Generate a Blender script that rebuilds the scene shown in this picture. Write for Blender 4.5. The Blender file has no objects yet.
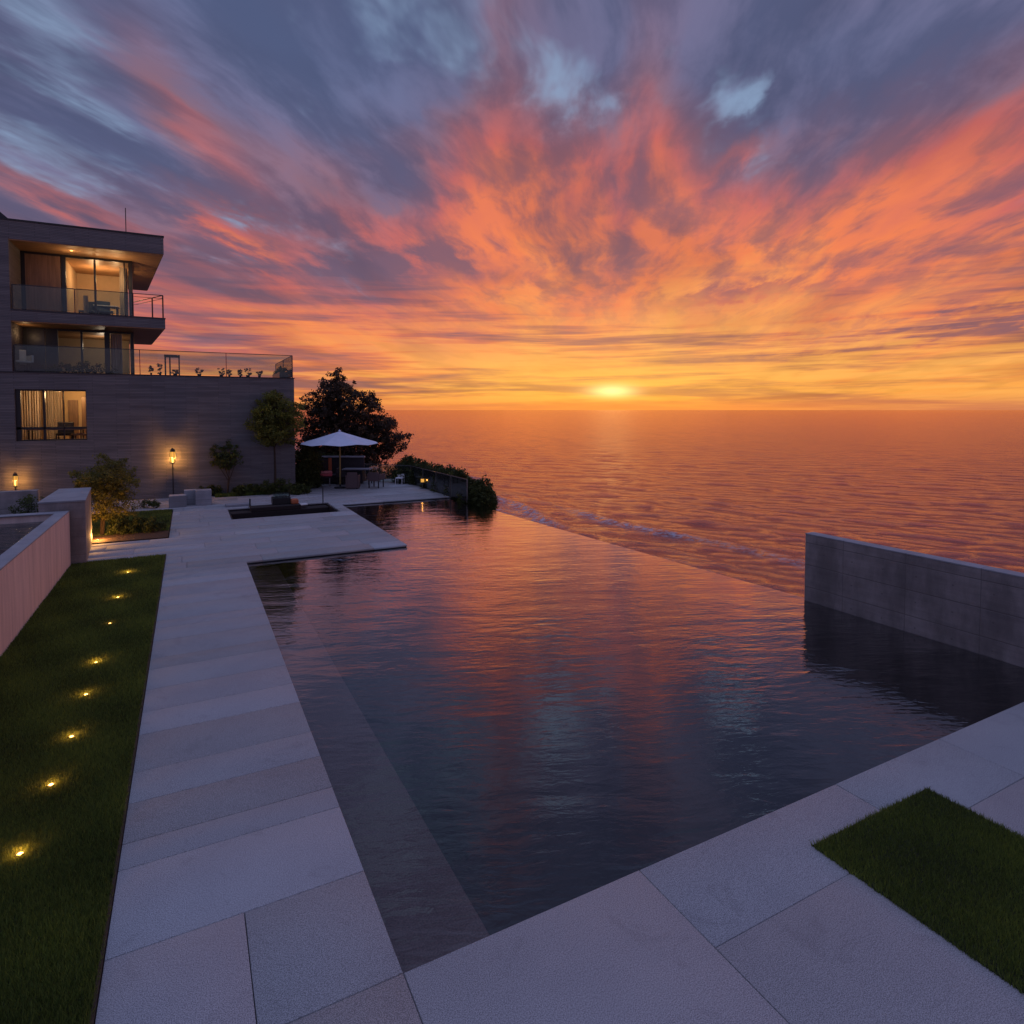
import bpy, math, random
import numpy as np
from mathutils import Vector
random.seed(7); rng = np.random.default_rng(11)
C = bpy.context.scene.collection
# ---------------------------------------------------------------- camera model
# world axes: X along the near pool edge (towards the sea), Y along the walkway. Camera 4 m above the deck.
F, H, PITCH = 617.0, 4.0, math.radians(2.3)
YAW = math.atan2(617, 1178)
YC = 410 + F*math.tan(PITCH)
cp, sp = math.cos(PITCH), math.sin(PITCH)
FW = (math.sin(YAW), math.cos(YAW)); RT = (math.cos(YAW), -math.sin(YAW))
def kk(py):
    k = (YC-py)/F
    return (k*cp-sp)/(cp+k*sp)
def P(px, py, z=0.0):                 # where a point seen at (px,py) lies if its height is z
    d = (z-H)/kk(py); zc = d*cp-(z-H)*sp; x = (px-512)/F*zc
    return (x*RT[0]+d*FW[0], x*RT[1]+d*FW[1])
def AT(px, Y, z=H):                   # X of image column px on the vertical plane Y at height z
    u = (px-512)/F; e = -u*(z-H)*sp
    d = (Y-e*RT[1])/(u*cp*RT[1]+FW[1]); x = u*cp*d+e
    return x*RT[0]+d*FW[0]
def Q(px, dist):                      # ground position at image column px and forward distance
    x = (px-512)/F*dist
    return (x*RT[0]+dist*FW[0], x*RT[1]+dist*FW[1])
def Z(x, y, py):                      # height at ground position (x,y) seen at image row py
    return H+(x*FW[0]+y*FW[1])*kk(py)
cam = bpy.data.cameras.new('camera'); co = bpy.data.objects.new('camera', cam); C.objects.link(co)
cam.sensor_width = 36; cam.lens = F/1024*36; cam.shift_y = -(512-YC)/1024
cam.clip_end = 90000; cam.clip_start = .05
co.location = (0, 0, H); co.rotation_euler = (math.pi/2-PITCH, 0, -YAW)
bpy.context.scene.camera = co
# ---------------------------------------------------------------- node helpers
class NT:
    def __init__(s, tree): s.t = tree; s.n = tree.nodes; s.l = tree.links
    def val(s, sock, v):
        if isinstance(v, bpy.types.NodeSocket): s.l.new(v, sock)
        elif v is not None:
            if isinstance(v, (tuple, list)) and len(v) == 3 and sock.type == 'RGBA': v = (*v, 1)
            sock.default_value = v
    def m(s, op, a, b=None, c=None, clamp=False):
        n = s.n.new('ShaderNodeMath'); n.operation = op; n.use_clamp = clamp
        for i, v in enumerate((a, b, c)):
            if v is not None: s.val(n.inputs[i], v)
        return n.outputs[0]
    def add(s, a, b): return s.m('ADD', a, b)
    def sub(s, a, b): return s.m('SUBTRACT', a, b)
    def mul(s, a, b): return s.m('MULTIPLY', a, b)
    def div(s, a, b): return s.m('DIVIDE', a, b)
    def ss(s, x, a, b, lo=0., hi=1.):
        n = s.n.new('ShaderNodeMapRange'); n.interpolation_type = 'SMOOTHSTEP'
        s.val(n.inputs[0], x); s.val(n.inputs[1], a); s.val(n.inputs[2], b); s.val(n.inputs[3], lo); s.val(n.inputs[4], hi)
        return n.outputs[0]
    def xyz(s, x, y, z=0.):
        n = s.n.new('ShaderNodeCombineXYZ'); s.val(n.inputs[0], x); s.val(n.inputs[1], y); s.val(n.inputs[2], z); return n.outputs[0]
    def noise(s, vec, scale=1., detail=4., rough=.5, dist=0., col=False):
        n = s.n.new('ShaderNodeTexNoise'); n.noise_dimensions = '3D'
        s.l.new(vec, n.inputs['Vector']); n.inputs['Scale'].default_value = scale; n.inputs['Detail'].default_value = detail
        n.inputs['Roughness'].default_value = rough; n.inputs['Distortion'].default_value = dist
        return n.outputs['Color' if col else 0]
    def ramp(s, x, stops, interp='LINEAR'):
        n = s.n.new('ShaderNodeValToRGB'); n.color_ramp.interpolation = interp; e = n.color_ramp.elements
        while len(e) < len(stops): e.new(.5)
        for i, (p, c) in enumerate(stops):
            e[i].position = p; e[i].color = (*c, 1) if len(c) == 3 else c
        s.val(n.inputs[0], x); return n.outputs[0]
    def mix(s, f, a, b, mode='MIX'):
        n = s.n.new('ShaderNodeMix'); n.data_type = 'RGBA'; n.blend_type = mode
        s.val(n.inputs['Factor'], f); s.val(n.inputs[6], a); s.val(n.inputs[7], b); return n.outputs[2]
    def mapping(s, vec, scale=(1,1,1), rot=(0,0,0)):
        n = s.n.new('ShaderNodeMapping'); s.l.new(vec, n.inputs[0]); n.inputs['Scale'].default_value = scale; n.inputs['Rotation'].default_value = rot
        return n.outputs[0]
    def bump(s, h, strength=.3, dist=.01, normal=None):
        n = s.n.new('ShaderNodeBump'); s.val(n.inputs['Height'], h); n.inputs['Strength'].default_value = strength; n.inputs['Distance'].default_value = dist
        if normal is not None: s.l.new(normal, n.inputs['Normal'])
        return n.outputs[0]
def newmat(name):
    m = bpy.data.materials.new(name); m.use_nodes = True; t = NT(m.node_tree)
    b = t.n['Principled BSDF']; geo = t.n.new('ShaderNodeNewGeometry').outputs['Position']
    return m, t, b, geo
def simple(name, col, rough=.6, metal=0., var=.15, scale=6., emit=None, es=0., bump=0.):
    m, t, b, pos = newmat(name)
    n = t.noise(pos, scale, 5, .6)
    c2 = tuple(max(0, c*(1-var)) for c in col); c3 = tuple(min(1, c*(1+var)) for c in col)
    t.l.new(t.mix(t.ss(n, .3, .7), c2, c3), b.inputs['Base Color'])
    t.l.new(t.ss(n, .2, .8, max(.03, rough-.08), min(1, rough+.08)), b.inputs['Roughness']); b.inputs['Metallic'].default_value = metal
    if emit: b.inputs['Emission Color'].default_value = (*emit, 1); b.inputs['Emission Strength'].default_value = es
    if bump: t.l.new(t.bump(t.noise(pos, scale*6, 3), bump, .01), b.inputs['Normal'])
    return m
# ---------------------------------------------------------------- materials
def mat_paving():
    m, t, b, pos = newmat('granite_paving')
    a = t.n.new('ShaderNodeAttribute'); a.attribute_name = 'tone'
    fine = t.noise(pos, 130, 3, .75); mid = t.noise(pos, 38, 3, .6); big = t.noise(pos, .8, 4, .6)
    base = t.ramp(a.outputs['Fac'], [(0, (.325, .31, .31)), (.3, (.375, .375, .39)), (.6, (.385, .365, .375)), (1, (.44, .445, .47))])
    c = t.mix(t.ss(fine, .36, .64), t.mix(1., base, (.5, .5, .5), 'MULTIPLY'), t.mix(1., base, (1.42, 1.42, 1.42), 'MULTIPLY'))
    c = t.mix(t.ss(mid, .56, .74, 0, .45), c, t.mix(1., base, (.6, .6, .6), 'MULTIPLY'))
    c = t.mix(t.ss(big, .35, .7, 0, .3), c, t.mix(1., c, (.72, .72, .75), 'MULTIPLY'))
    st = t.noise(pos, 1.9, 6, .62, 1.2); c = t.mix(t.ss(st, .57, .66, 0, .22), c, t.mix(1., c, (.6, .58, .58), 'MULTIPLY'))
    t.l.new(c, b.inputs['Base Color']); t.l.new(t.ss(big, .3, .7, .72, .85), b.inputs['Roughness']); b.inputs['Specular IOR Level'].default_value = .3
    t.l.new(t.bump(t.add(fine, t.mul(mid, .8)), .35, .004), b.inputs['Normal'])
    return m
def mat_concrete(name, col, lines=(0, 0, 9.), stain=.35, vert=False):
    m, t, b, pos = newmat(name)
    s = t.mapping(pos, (.9, .9, .35) if not vert else (3.2, 3.2, .25))
    n = t.noise(s, 1.6, 7, .62); n2 = t.noise(t.mapping(pos, (9, 9, 1.2) if vert else (1.1, 1.1, 11)), 1., 4, .6)
    f = t.noise(pos, 55, 3, .7)
    d = tuple(c*(1-stain) for c in col); l = tuple(min(1, c*(1+stain*.5)) for c in col)
    c = t.mix(t.ss(n, .32, .68), d, l)
    c = t.mix(t.ss(n2, .35, .65, 0, .25 if vert else .45), c, t.mix(1., c, (.7, .7, .72), 'MULTIPLY'))
    c = t.mix(t.ss(f, .3, .75, 0, .35), c, t.mix(1., c, (.66, .66, .66), 'MULTIPLY'))
    sx = t.n.new('ShaderNodeSeparateXYZ'); t.l.new(pos, sx.inputs[0])
    t.l.new(c, b.inputs['Base Color']); b.inputs['Roughness'].default_value = .78
    # formwork seams: thin grooves at regular heights and lengths
    def seam(v, period, w):
        fr = t.m('FRACT', t.div(v, period)); return t.ss(t.m('ABSOLUTE', t.sub(fr, .5)), w, w*.2)
    g = t.add(seam(sx.outputs['Z'], .47, .030), seam(t.add(sx.outputs['Y'], t.mul(sx.outputs['X'], .01)), 1.22, .009)) if not vert else t.mul(n2, 1.)
    if not vert:                                            # tie holes of the formwork
        fy = t.sub(t.m('FRACT', t.div(sx.outputs['Y'], .61)), .5); fz = t.sub(t.m('FRACT', t.div(t.add(sx.outputs['Z'], .2), .47)), .5)
        rr_ = t.m('SQRT', t.add(t.mul(t.mul(fy, fy), .372), t.mul(t.mul(fz, fz), .221))); g = t.add(g, t.ss(rr_, .020, .012))
    h = t.add(t.mul(n2, .8), t.mul(f, .5)); h = t.sub(h, t.mul(g, .9))
    if not vert:
        c2 = t.mix(t.m('MINIMUM', t.mul(g, .65), .65), c, tuple(x*.45 for x in col)); t.l.new(c2, b.inputs['Base Color'])
    t.l.new(t.bump(h, .5, .008), b.inputs['Normal'])
    return m
def mat_cladding():
    m, t, b, pos = newmat('stone_strip_cladding')
    sx = t.n.new('ShaderNodeSeparateXYZ'); t.l.new(pos, sx.inputs[0])
    v = t.xyz(t.add(sx.outputs[0], sx.outputs[1]), sx.outputs[2], 0)
    br = t.n.new('ShaderNodeTexBrick'); t.l.new(v, br.inputs['Vector'])
    br.inputs['Scale'].default_value = 1; br.inputs['Brick Width'].default_value = 1.35; br.inputs['Row Height'].default_value = .065
    br.inputs['Mortar Size'].default_value = .008; br.offset = .37; br.inputs['Mortar Smooth'].default_value = .4
    br.inputs['Color1'].default_value = (.15, .142, .148, 1); br.inputs['Color2'].default_value = (.205, .192, .195, 1); br.inputs['Mortar'].default_value = (.08, .075, .08, 1)
    n = t.noise(t.mapping(v, (.35, 2.2, 1)), 1.5, 6, .6)
    c = t.mix(t.ss(n, .3, .7, 0, .6), br.outputs['Color'], t.mix(1., br.outputs['Color'], (.55, .55, .58), 'MULTIPLY'))
    t.l.new(c, b.inputs['Base Color']); b.inputs['Roughness'].default_value = .72
    t.l.new(t.bump(t.add(t.sub(0, br.outputs['Fac']), t.mul(t.noise(pos, 20, 3), .6)), .5, .02), b.inputs['Normal'])
    return m
def mat_wood(name, col, along='X'):
    m, t, b, pos = newmat(name)
    sc = {'X': (.6, 9, 9), 'Y': (9, .6, 9), 'Z': (9, 9, .6)}[along]
    n = t.noise(t.mapping(pos, sc), 1.5, 6, .65, .4)
    t.l.new(t.mix(t.ss(n, .3, .7), tuple(c*.6 for c in col), col), b.inputs['Base Color']); b.inputs['Roughness'].default_value = .5
    t.l.new(t.bump(n, .25, .01), b.inputs['Normal']); return m
def mat_leaf(name, col, tr=.35):
    m = bpy.data.materials.new(name); m.use_nodes = True; t = NT(m.node_tree); t.n.clear()
    out = t.n.new('ShaderNodeOutputMaterial'); a = t.n.new('ShaderNodeAttribute'); a.attribute_name = 'tone'
    c = t.ramp(a.outputs['Fac'], [(0, tuple(x*.45 for x in col)), (.55, col), (1, (col[0]*1.9, col[1]*1.65, col[2]*1.1))])
    b = t.n.new('ShaderNodeBsdfPrincipled'); t.l.new(c, b.inputs['Base Color']); b.inputs['Roughness'].default_value = .6
    b.inputs['Specular IOR Level'].default_value = .25
    tl = t.n.new('ShaderNodeBsdfTranslucent'); t.l.new(c, tl.inputs[0])
    mx = t.n.new('ShaderNodeMixShader'); mx.inputs[0].default_value = tr
    t.l.new(b.outputs[0], mx.inputs[1]); t.l.new(tl.outputs[0], mx.inputs[2]); t.l.new(mx.outputs[0], out.inputs[0]); return m
def mat_glass(name, tint=(.93, .97, .95), gloss=1., ior=1.5, milk=0.):
    m = bpy.data.materials.new(name); m.use_nodes = True; t = NT(m.node_tree); t.n.clear()
    out = t.n.new('ShaderNodeOutputMaterial'); tr = t.n.new('ShaderNodeBsdfTransparent'); tr.inputs[0].default_value = (*tint, 1)
    gl = t.n.new('ShaderNodeBsdfGlossy'); gl.inputs['Roughness'].default_value = .02; gl.inputs[0].default_value = (gloss, gloss, gloss, 1)
    lw = t.n.new('ShaderNodeFresnel'); lw.inputs[0].default_value = ior
    mx = t.n.new('ShaderNodeMixShader'); t.l.new(lw.outputs[0], mx.inputs[0]); t.l.new(tr.outputs[0], mx.inputs[1]); t.l.new(gl.outputs[0], mx.inputs[2])
    res = mx.outputs[0]
    if milk:
        d = t.n.new('ShaderNodeBsdfDiffuse'); d.inputs[0].default_value = (.5, .56, .56, 1); m2 = t.n.new('ShaderNodeMixShader'); m2.inputs[0].default_value = milk
        t.l.new(res, m2.inputs[1]); t.l.new(d.outputs[0], m2.inputs[2]); res = m2.outputs[0]
    t.l.new(res, out.inputs[0]); return m
def mat_poolwater(name, tint, scale, strength, ior=1.35, rough=.03, mult=3.1):
    m = bpy.data.materials.new(name); m.use_nodes = True; t = NT(m.node_tree); t.n.clear()
    out = t.n.new('ShaderNodeOutputMaterial'); pos = t.n.new('ShaderNodeNewGeometry').outputs['Position']
    # ripples run roughly across the line of sight to the sea
    r = t.mapping(pos, (1, 1, 1), (0, 0, math.radians(22)))
    w1 = t.noise(t.mapping(r, (.9, 2.6, 1)), .75*scale, 3, .5, .3)
    w2 = t.noise(t.mapping(r, (1.2, 3.4, 1)), 2.4*scale, 3, .55, .5)
    w3 = t.noise(pos, 13*scale, 2, .5)
    calm = t.ss(t.noise(pos, .23*scale, 3, .5), .38, .62, .45, 1.)
    h = t.mul(t.add(t.add(t.mul(w1, 1.25), t.mul(w2, .40)), t.mul(w3, .03)), calm)
    bp = t.bump(h, strength, .11)
    tr = t.n.new('ShaderNodeBsdfTransparent'); tr.inputs[0].default_value = (*tint, 1)
    gl = t.n.new('ShaderNodeBsdfGlossy'); gl.inputs['Roughness'].default_value = rough; t.l.new(bp, gl.inputs['Normal'])
    fr = t.n.new('ShaderNodeFresnel'); fr.inputs[0].default_value = ior; t.l.new(bp, fr.inputs['Normal'])
    mx = t.n.new('ShaderNodeMixShader'); t.l.new(t.m('MULTIPLY', fr.outputs[0], mult, clamp=True), mx.inputs[0]); t.l.new(tr.outputs[0], mx.inputs[1]); t.l.new(gl.outputs[0], mx.inputs[2])
    t.l.new(mx.outputs[0], out.inputs[0]); return m
def mat_sea():
    m, t, b, pos = newmat('sea_water')
    a = t.n.new('ShaderNodeAttribute'); a.attribute_name = 'foam'
    r = t.mapping(pos, (1, 1, 1), (0, 0, math.radians(-18)))
    w = t.add(t.mul(t.noise(t.mapping(r, (1, .6, 1)), 2.0, 5, .72, .3), 1.5), t.mul(t.noise(t.mapping(r, (1, .45, 1)), .22, 3, .5), 2.2)); w = t.add(w, t.mul(t.noise(t.mapping(r, (1, .5, 1)), .055, 4, .6), 7.))
    bp = t.bump(w, .42, .35); t.n.remove(b); out = [n for n in t.n if n.type == 'OUTPUT_MATERIAL'][0]
    fo = t.mul(a.outputs['Fac'], t.ss(t.noise(pos, 1.1, 6, .7), .42, .6))
    df = t.n.new('ShaderNodeBsdfDiffuse'); t.l.new(t.mix(fo, (.05, .045, .06), (.55, .55, .60)), df.inputs[0])
    gl = t.n.new('ShaderNodeBsdfGlossy'); gl.inputs['Roughness'].default_value = .09; gl.inputs[0].default_value = (1, .71, .66, 1); t.l.new(bp, gl.inputs['Normal'])
    fr = t.n.new('ShaderNodeFresnel'); fr.inputs[0].default_value = 1.4; t.l.new(bp, fr.inputs['Normal'])
    mx = t.n.new('ShaderNodeMixShader'); t.l.new(t.mul(t.m('MINIMUM', t.mul(fr.outputs[0], 1.75), .84), t.sub(1, t.mul(fo, .8))), mx.inputs[0])
    t.l.new(df.outputs[0], mx.inputs[1]); t.l.new(gl.outputs[0], mx.inputs[2]); t.l.new(mx.outputs[0], out.inputs[0])
    return m
M = {}
M['paving'] = mat_paving()
M['concrete'] = mat_concrete('board_marked_concrete', (.30, .265, .26), stain=.4)
M['concrete_pale'] = mat_concrete('pale_vertical_concrete', (.80, .62, .56), stain=.14, vert=True)
M['concrete_cap'] = mat_concrete('smooth_concrete', (.34, .34, .37), stain=.15)
M['cladding'] = mat_cladding()
M['soffit'] = mat_wood('oak_soffit', (.58, .31, .15), 'X')
M['wood'] = mat_wood('warm_wood_panel', (.30, .17, .10), 'Z')
M['black'] = simple('black_frame', (.012, .012, .014), .4)
M['metal'] = simple('dark_metal', (.05, .05, .055), .35, .6)
M['rail'] = simple('rail_metal', (.16, .15, .15), .35, .7)
M['plaster'] = simple('warm_plaster', (.62, .45, .28), .8, var=.06, scale=2)
M['curtain'] = mat_wood('linen_curtain', (.62, .52, .42), 'Z')
M['floorwood'] = mat_wood('room_floor', (.22, .13, .08), 'X')
M['fabric_red'] = simple('red_fabric', (.55, .10, .12), .9)
M['fabric_pink'] = simple('pink_fabric', (.62, .22, .22), .9)
M['wicker'] = simple('brown_wicker', (.12, .075, .075), .7, scale=40, bump=.6)
M['wickerd'] = simple('black_wicker', (.04, .032, .038), .7, scale=40, bump=.6)
M['table'] = simple('grey_stone_top', (.3, .29, .33), .4)
M['canvas'] = simple('pale_canvas', (.62, .66, .80), .85, var=.05, scale=3)
M['pole'] = simple('bamboo_pole', (.28, .2, .06), .5)
M['dark_tile'] = simple('dark_pool_tile', (.009, .014, .021), .5, var=.3, scale=5)
M['ledge'] = simple('ledge_granite', (.30, .17, .14), .6, var=.4, scale=60)
M['pit'] = simple('dark_brown_stone', (.018, .010, .010), .75, var=.3)
M['mulch'] = simple('bark_mulch', (.075, .038, .022), .95, var=.5, scale=28, bump=1.)
M['soil'] = simple('lawn_soil', (.03, .032, .012), 1, var=.4, scale=14, bump=1.)
M['rock'] = simple('cliff_rock', (.05, .042, .038), .9, var=.5, scale=.9, bump=1.)
M['corten'] = simple('rusty_edging', (.05, .025, .014), .8, var=.3)
M['bark'] = simple('bark', (.05, .032, .022), .9, var=.4, scale=20, bump=.8)
M['white'] = simple('white_metal', (.7, .7, .72), .5, var=.05)
M['terra'] = simple('terracotta', (.50, .14, .06), .8)
M['seat_blue'] = simple('blue_chair_fabric', (.05, .09, .14), .8)
M['leaf_dark'] = mat_leaf('dark_tree_leaf', (.10, .072, .055), .3)
M['leaf_mid'] = mat_leaf('mid_tree_leaf', (.19, .20, .045), .4)
M['leaf_lit'] = mat_leaf('pale_shrub_leaf', (.19, .18, .045), .45)
M['leaf_low'] = mat_leaf('low_shrub_leaf', (.08, .10, .03), .3)
M['leaf_hedge'] = mat_leaf('hedge_leaf', (.075, .09, .03), .25)
M['grass'] = mat_leaf('grass_blade', (.16, .215, .05), .35)
M['glass'] = mat_glass('window_glass', (.9, .93, .92))
M['rail_glass'] = mat_glass('balustrade_glass', (.80, .88, .84), .8, 1.5, .025)
M['cove'] = simple('lamp_diffuser', (.9, .6, .3), .5, emit=(1, .55, .18), es=3.)
M['bulb'] = simple('warm_bulb', (.9, .6, .3), .5, emit=(1, .50, .11), es=9.)
M['lantern_glass'] = mat_glass('lantern_glass', (1, .93, .75), .6)
nt = NT(M['lantern_glass'].node_tree)                       # the lantern panes glow
o_ = [n for n in nt.n if n.type == 'OUTPUT_MATERIAL'][0]; prev = o_.inputs[0].links[0].from_socket
em = nt.n.new('ShaderNodeEmission'); em.inputs[0].default_value = (1, .50, .10, 1); em.inputs[1].default_value = 1.
ad = nt.n.new('ShaderNodeMixShader'); ad.inputs[0].default_value = .5; nt.l.new(prev, ad.inputs[1]); nt.l.new(em.outputs[0], ad.inputs[2]); nt.l.new(ad.outputs[0], o_.inputs[0])
# ---------------------------------------------------------------- mesh helpers
class MB:
    def __init__(s): s.v = []; s.f = []
    def box(s, x0, x1, y0, y1, z0, z1):
        return s.prism([(x0, y0), (x1, y0), (x1, y1), (x0, y1)], z0, z1)
    def prism(s, poly, z0, z1):
        n = len(poly); b = len(s.v)
        if sum(poly[i][0]*poly[(i+1) % n][1]-poly[(i+1) % n][0]*poly[i][1] for i in range(n)) < 0: poly = poly[::-1]
        f0 = (lambda x, y: z0) if not callable(z0) else z0; f1 = (lambda x, y: z1) if not callable(z1) else z1
        s.v += [(x, y, f0(x, y)) for x, y in poly]+[(x, y, f1(x, y)) for x, y in poly]
        s.f.append(tuple(b+i for i in reversed(range(n)))); s.f.append(tuple(b+n+i for i in range(n)))
        for i in range(n): j = (i+1) % n; s.f.append((b+i, b+j, b+n+j, b+n+i))
        return s
    def rbox(s, cx, cy, z0, z1, w, d, rot=0.):
        c, q = math.cos(rot), math.sin(rot)
        return s.prism([(cx+x*c-y*q, cy+x*q+y*c) for x, y in ((-w/2, -d/2), (w/2, -d/2), (w/2, d/2), (-w/2, d/2))], z0, z1)
    def tube(s, pts, r, n=8):
        pts = [Vector(p) for p in pts]; R = r if isinstance(r, (list, tuple)) else [r]*len(pts); b = len(s.v)
        for i, p in enumerate(pts):
            d = (pts[min(i+1, len(pts)-1)]-pts[max(i-1, 0)]).normalized()
            u = d.cross(Vector((0, 0, 1)) if abs(d.z) < .9 else Vector((1, 0, 0))).normalized(); w = d.cross(u)
            for k in range(n):
                a = 2*math.pi*k/n; s.v.append(tuple(p+(u*math.cos(a)+w*math.sin(a))*R[i]))
        for i in range(len(pts)-1):
            for k in range(n): s.f.append((b+i*n+k, b+i*n+(k+1) % n, b+(i+1)*n+(k+1) % n, b+(i+1)*n+k))
        s.f.append(tuple(b+k for k in reversed(range(n)))); s.f.append(tuple(b+(len(pts)-1)*n+k for k in range(n)))
        return s
    def lathe(s, prof, cx=0, cy=0, n=20, rot=0.):
        b = len(s.v)
        for r, z in prof:
            for k in range(n): a = rot+2*math.pi*k/n; s.v.append((cx+r*math.cos(a), cy+r*math.sin(a), z))
        for i in range(len(prof)-1):
            for k in range(n): s.f.append((b+i*n+k, b+i*n+(k+1) % n, b+(i+1)*n+(k+1) % n, b+(i+1)*n+k))
        return s
    def build(s, name, mat, parent=None, bevel=0., smooth=False):
        me = bpy.data.meshes.new(name); me.from_pydata(s.v, [], s.f); me.update(); me.materials.append(mat)
        if smooth: me.polygons.foreach_set('use_smooth', [True]*len(me.polygons))
        o = bpy.data.objects.new(name, me); C.objects.link(o)
        if parent is not None: o.parent = parent; o.matrix_parent_inverse = parent_inv(parent)
        if bevel:
            md = o.modifiers.new('bevel', 'BEVEL'); md.width = bevel; md.segments = 2; md.limit_method = 'ANGLE'
        return o
def parent_inv(p):
    from mathutils import Matrix
    loc = Vector((0, 0, 0)); q = p
    while q is not None: loc += q.location; q = q.parent
    return Matrix.Translation(-loc)
def tag(o, label=None, cat=None, group=None, kind=None):
    if label: o['label'] = label
    if cat: o['category'] = cat
    if group: o['group'] = group
    if kind: o['kind'] = kind
    return o
def empty(name, loc, label, cat, group=None):
    o = bpy.data.objects.new(name, None); C.objects.link(o); o.location = loc; o.empty_display_size = .2
    return tag(o, label, cat, group)
def npmesh(name, verts, faces, mat, tone=None, attr='tone', parent=None, smooth=False):
    me = bpy.data.meshes.new(name); nv = len(verts); nf, k = faces.shape
    me.vertices.add(nv); me.vertices.foreach_set('co', np.ascontiguousarray(verts, np.float32).ravel())
    me.loops.add(nf*k); me.loops.foreach_set('vertex_index', np.ascontiguousarray(faces, np.int32).ravel())
    me.polygons.add(nf); me.polygons.foreach_set('loop_start', np.arange(0, nf*k, k, dtype=np.int32))
    try: me.polygons.foreach_set('loop_total', np.full(nf, k, np.int32))
    except Exception: pass
    if smooth: me.polygons.foreach_set('use_smooth', np.ones(nf, bool))
    me.update(calc_edges=True)
    if tone is not None:
        a = me.attributes.new(attr, 'FLOAT', 'POINT'); a.data.foreach_set('value', np.ascontiguousarray(tone, np.float32))
    me.materials.append(mat); o = bpy.data.objects.new(name, me); C.objects.link(o)
    if parent is not None: o.parent = parent; o.matrix_parent_inverse = parent_inv(parent)
    return o
def copy_tree(o, parent=None):
    c = o.copy(); C.objects.link(c)
    if parent is not None: c.parent = parent
    for ch in [x for x in bpy.data.objects if x.parent == o]: copy_tree(ch, c)
    return c
def structure(o): return tag(o, kind='structure')
# ---------------------------------------------------------------- sky and light
SUN_AZ = YAW+math.atan((612-512)/F); SUN_EL = math.radians(2.0)
w = bpy.data.worlds.new('World'); bpy.context.scene.world = w; w.use_nodes = True
# px, py, half width, half height, tilt, warmth shift (negative = warmer), darkness (positive = darker)
BLOBS = [(650, 130, 30, 80, 5, -.15, -.08), (500, 40, 26, 70, -4, -.07, 0), (200, 120, 30, 120, 38, -.20, -.06), (215, 225, 60, 12, -28, -.2, -.1), (60, 200, 90, 14, -18, -.16, 0), (930, 165, 150, 18, 24, -.03, 0), (400, 60, 60, 60, 0, .12, 0), (900, 232, 150, 30, 14, -.05, -.04), (970, 40, 150, 60, 0, .16, 0), (430, 205, 90, 45, -5, -.09, -.04), (560, 60, 90, 40, 0, .10, 0), (560, 170, 90, 26, 10, -.04, -.03),
         (760, 150, 50, 34, 10, .16, .12), (455, 268, 70, 14, 0, .06, .18), (400, 190, 36, 24, 0, .14, .12), (330, 270, 60, 20, 0, .06, .1), (800, 60, 160, 40, 0, .12, .05),
         (330, 60, 110, 60, 0, .12, 0), (950, 325, 160, 9, 4, .10, .16), (740, 295, 60, 6, 2, .08, .12), (100, 60, 120, 80, 0, .10, 0), (640, 220, 130, 40, 0, -.03, -.02), (740, 160, 36, 10, 20, -.16, -.2), (300, 250, 50, 12, -10, -.06, -.1)]
WISPS = [(570, 85, 55, 30, 70), (715, 90, 26, 30, 40), (745, 100, 40, 10, 30), (780, 70, 80, 14, 25), (920, 92, 45, 14, 15), (105, 100, 50, 16, -25), (285, 25, 30, 26, -40), (230, 150, 30, 40, -50), (60, 30, 60, 20, -30)]
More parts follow.
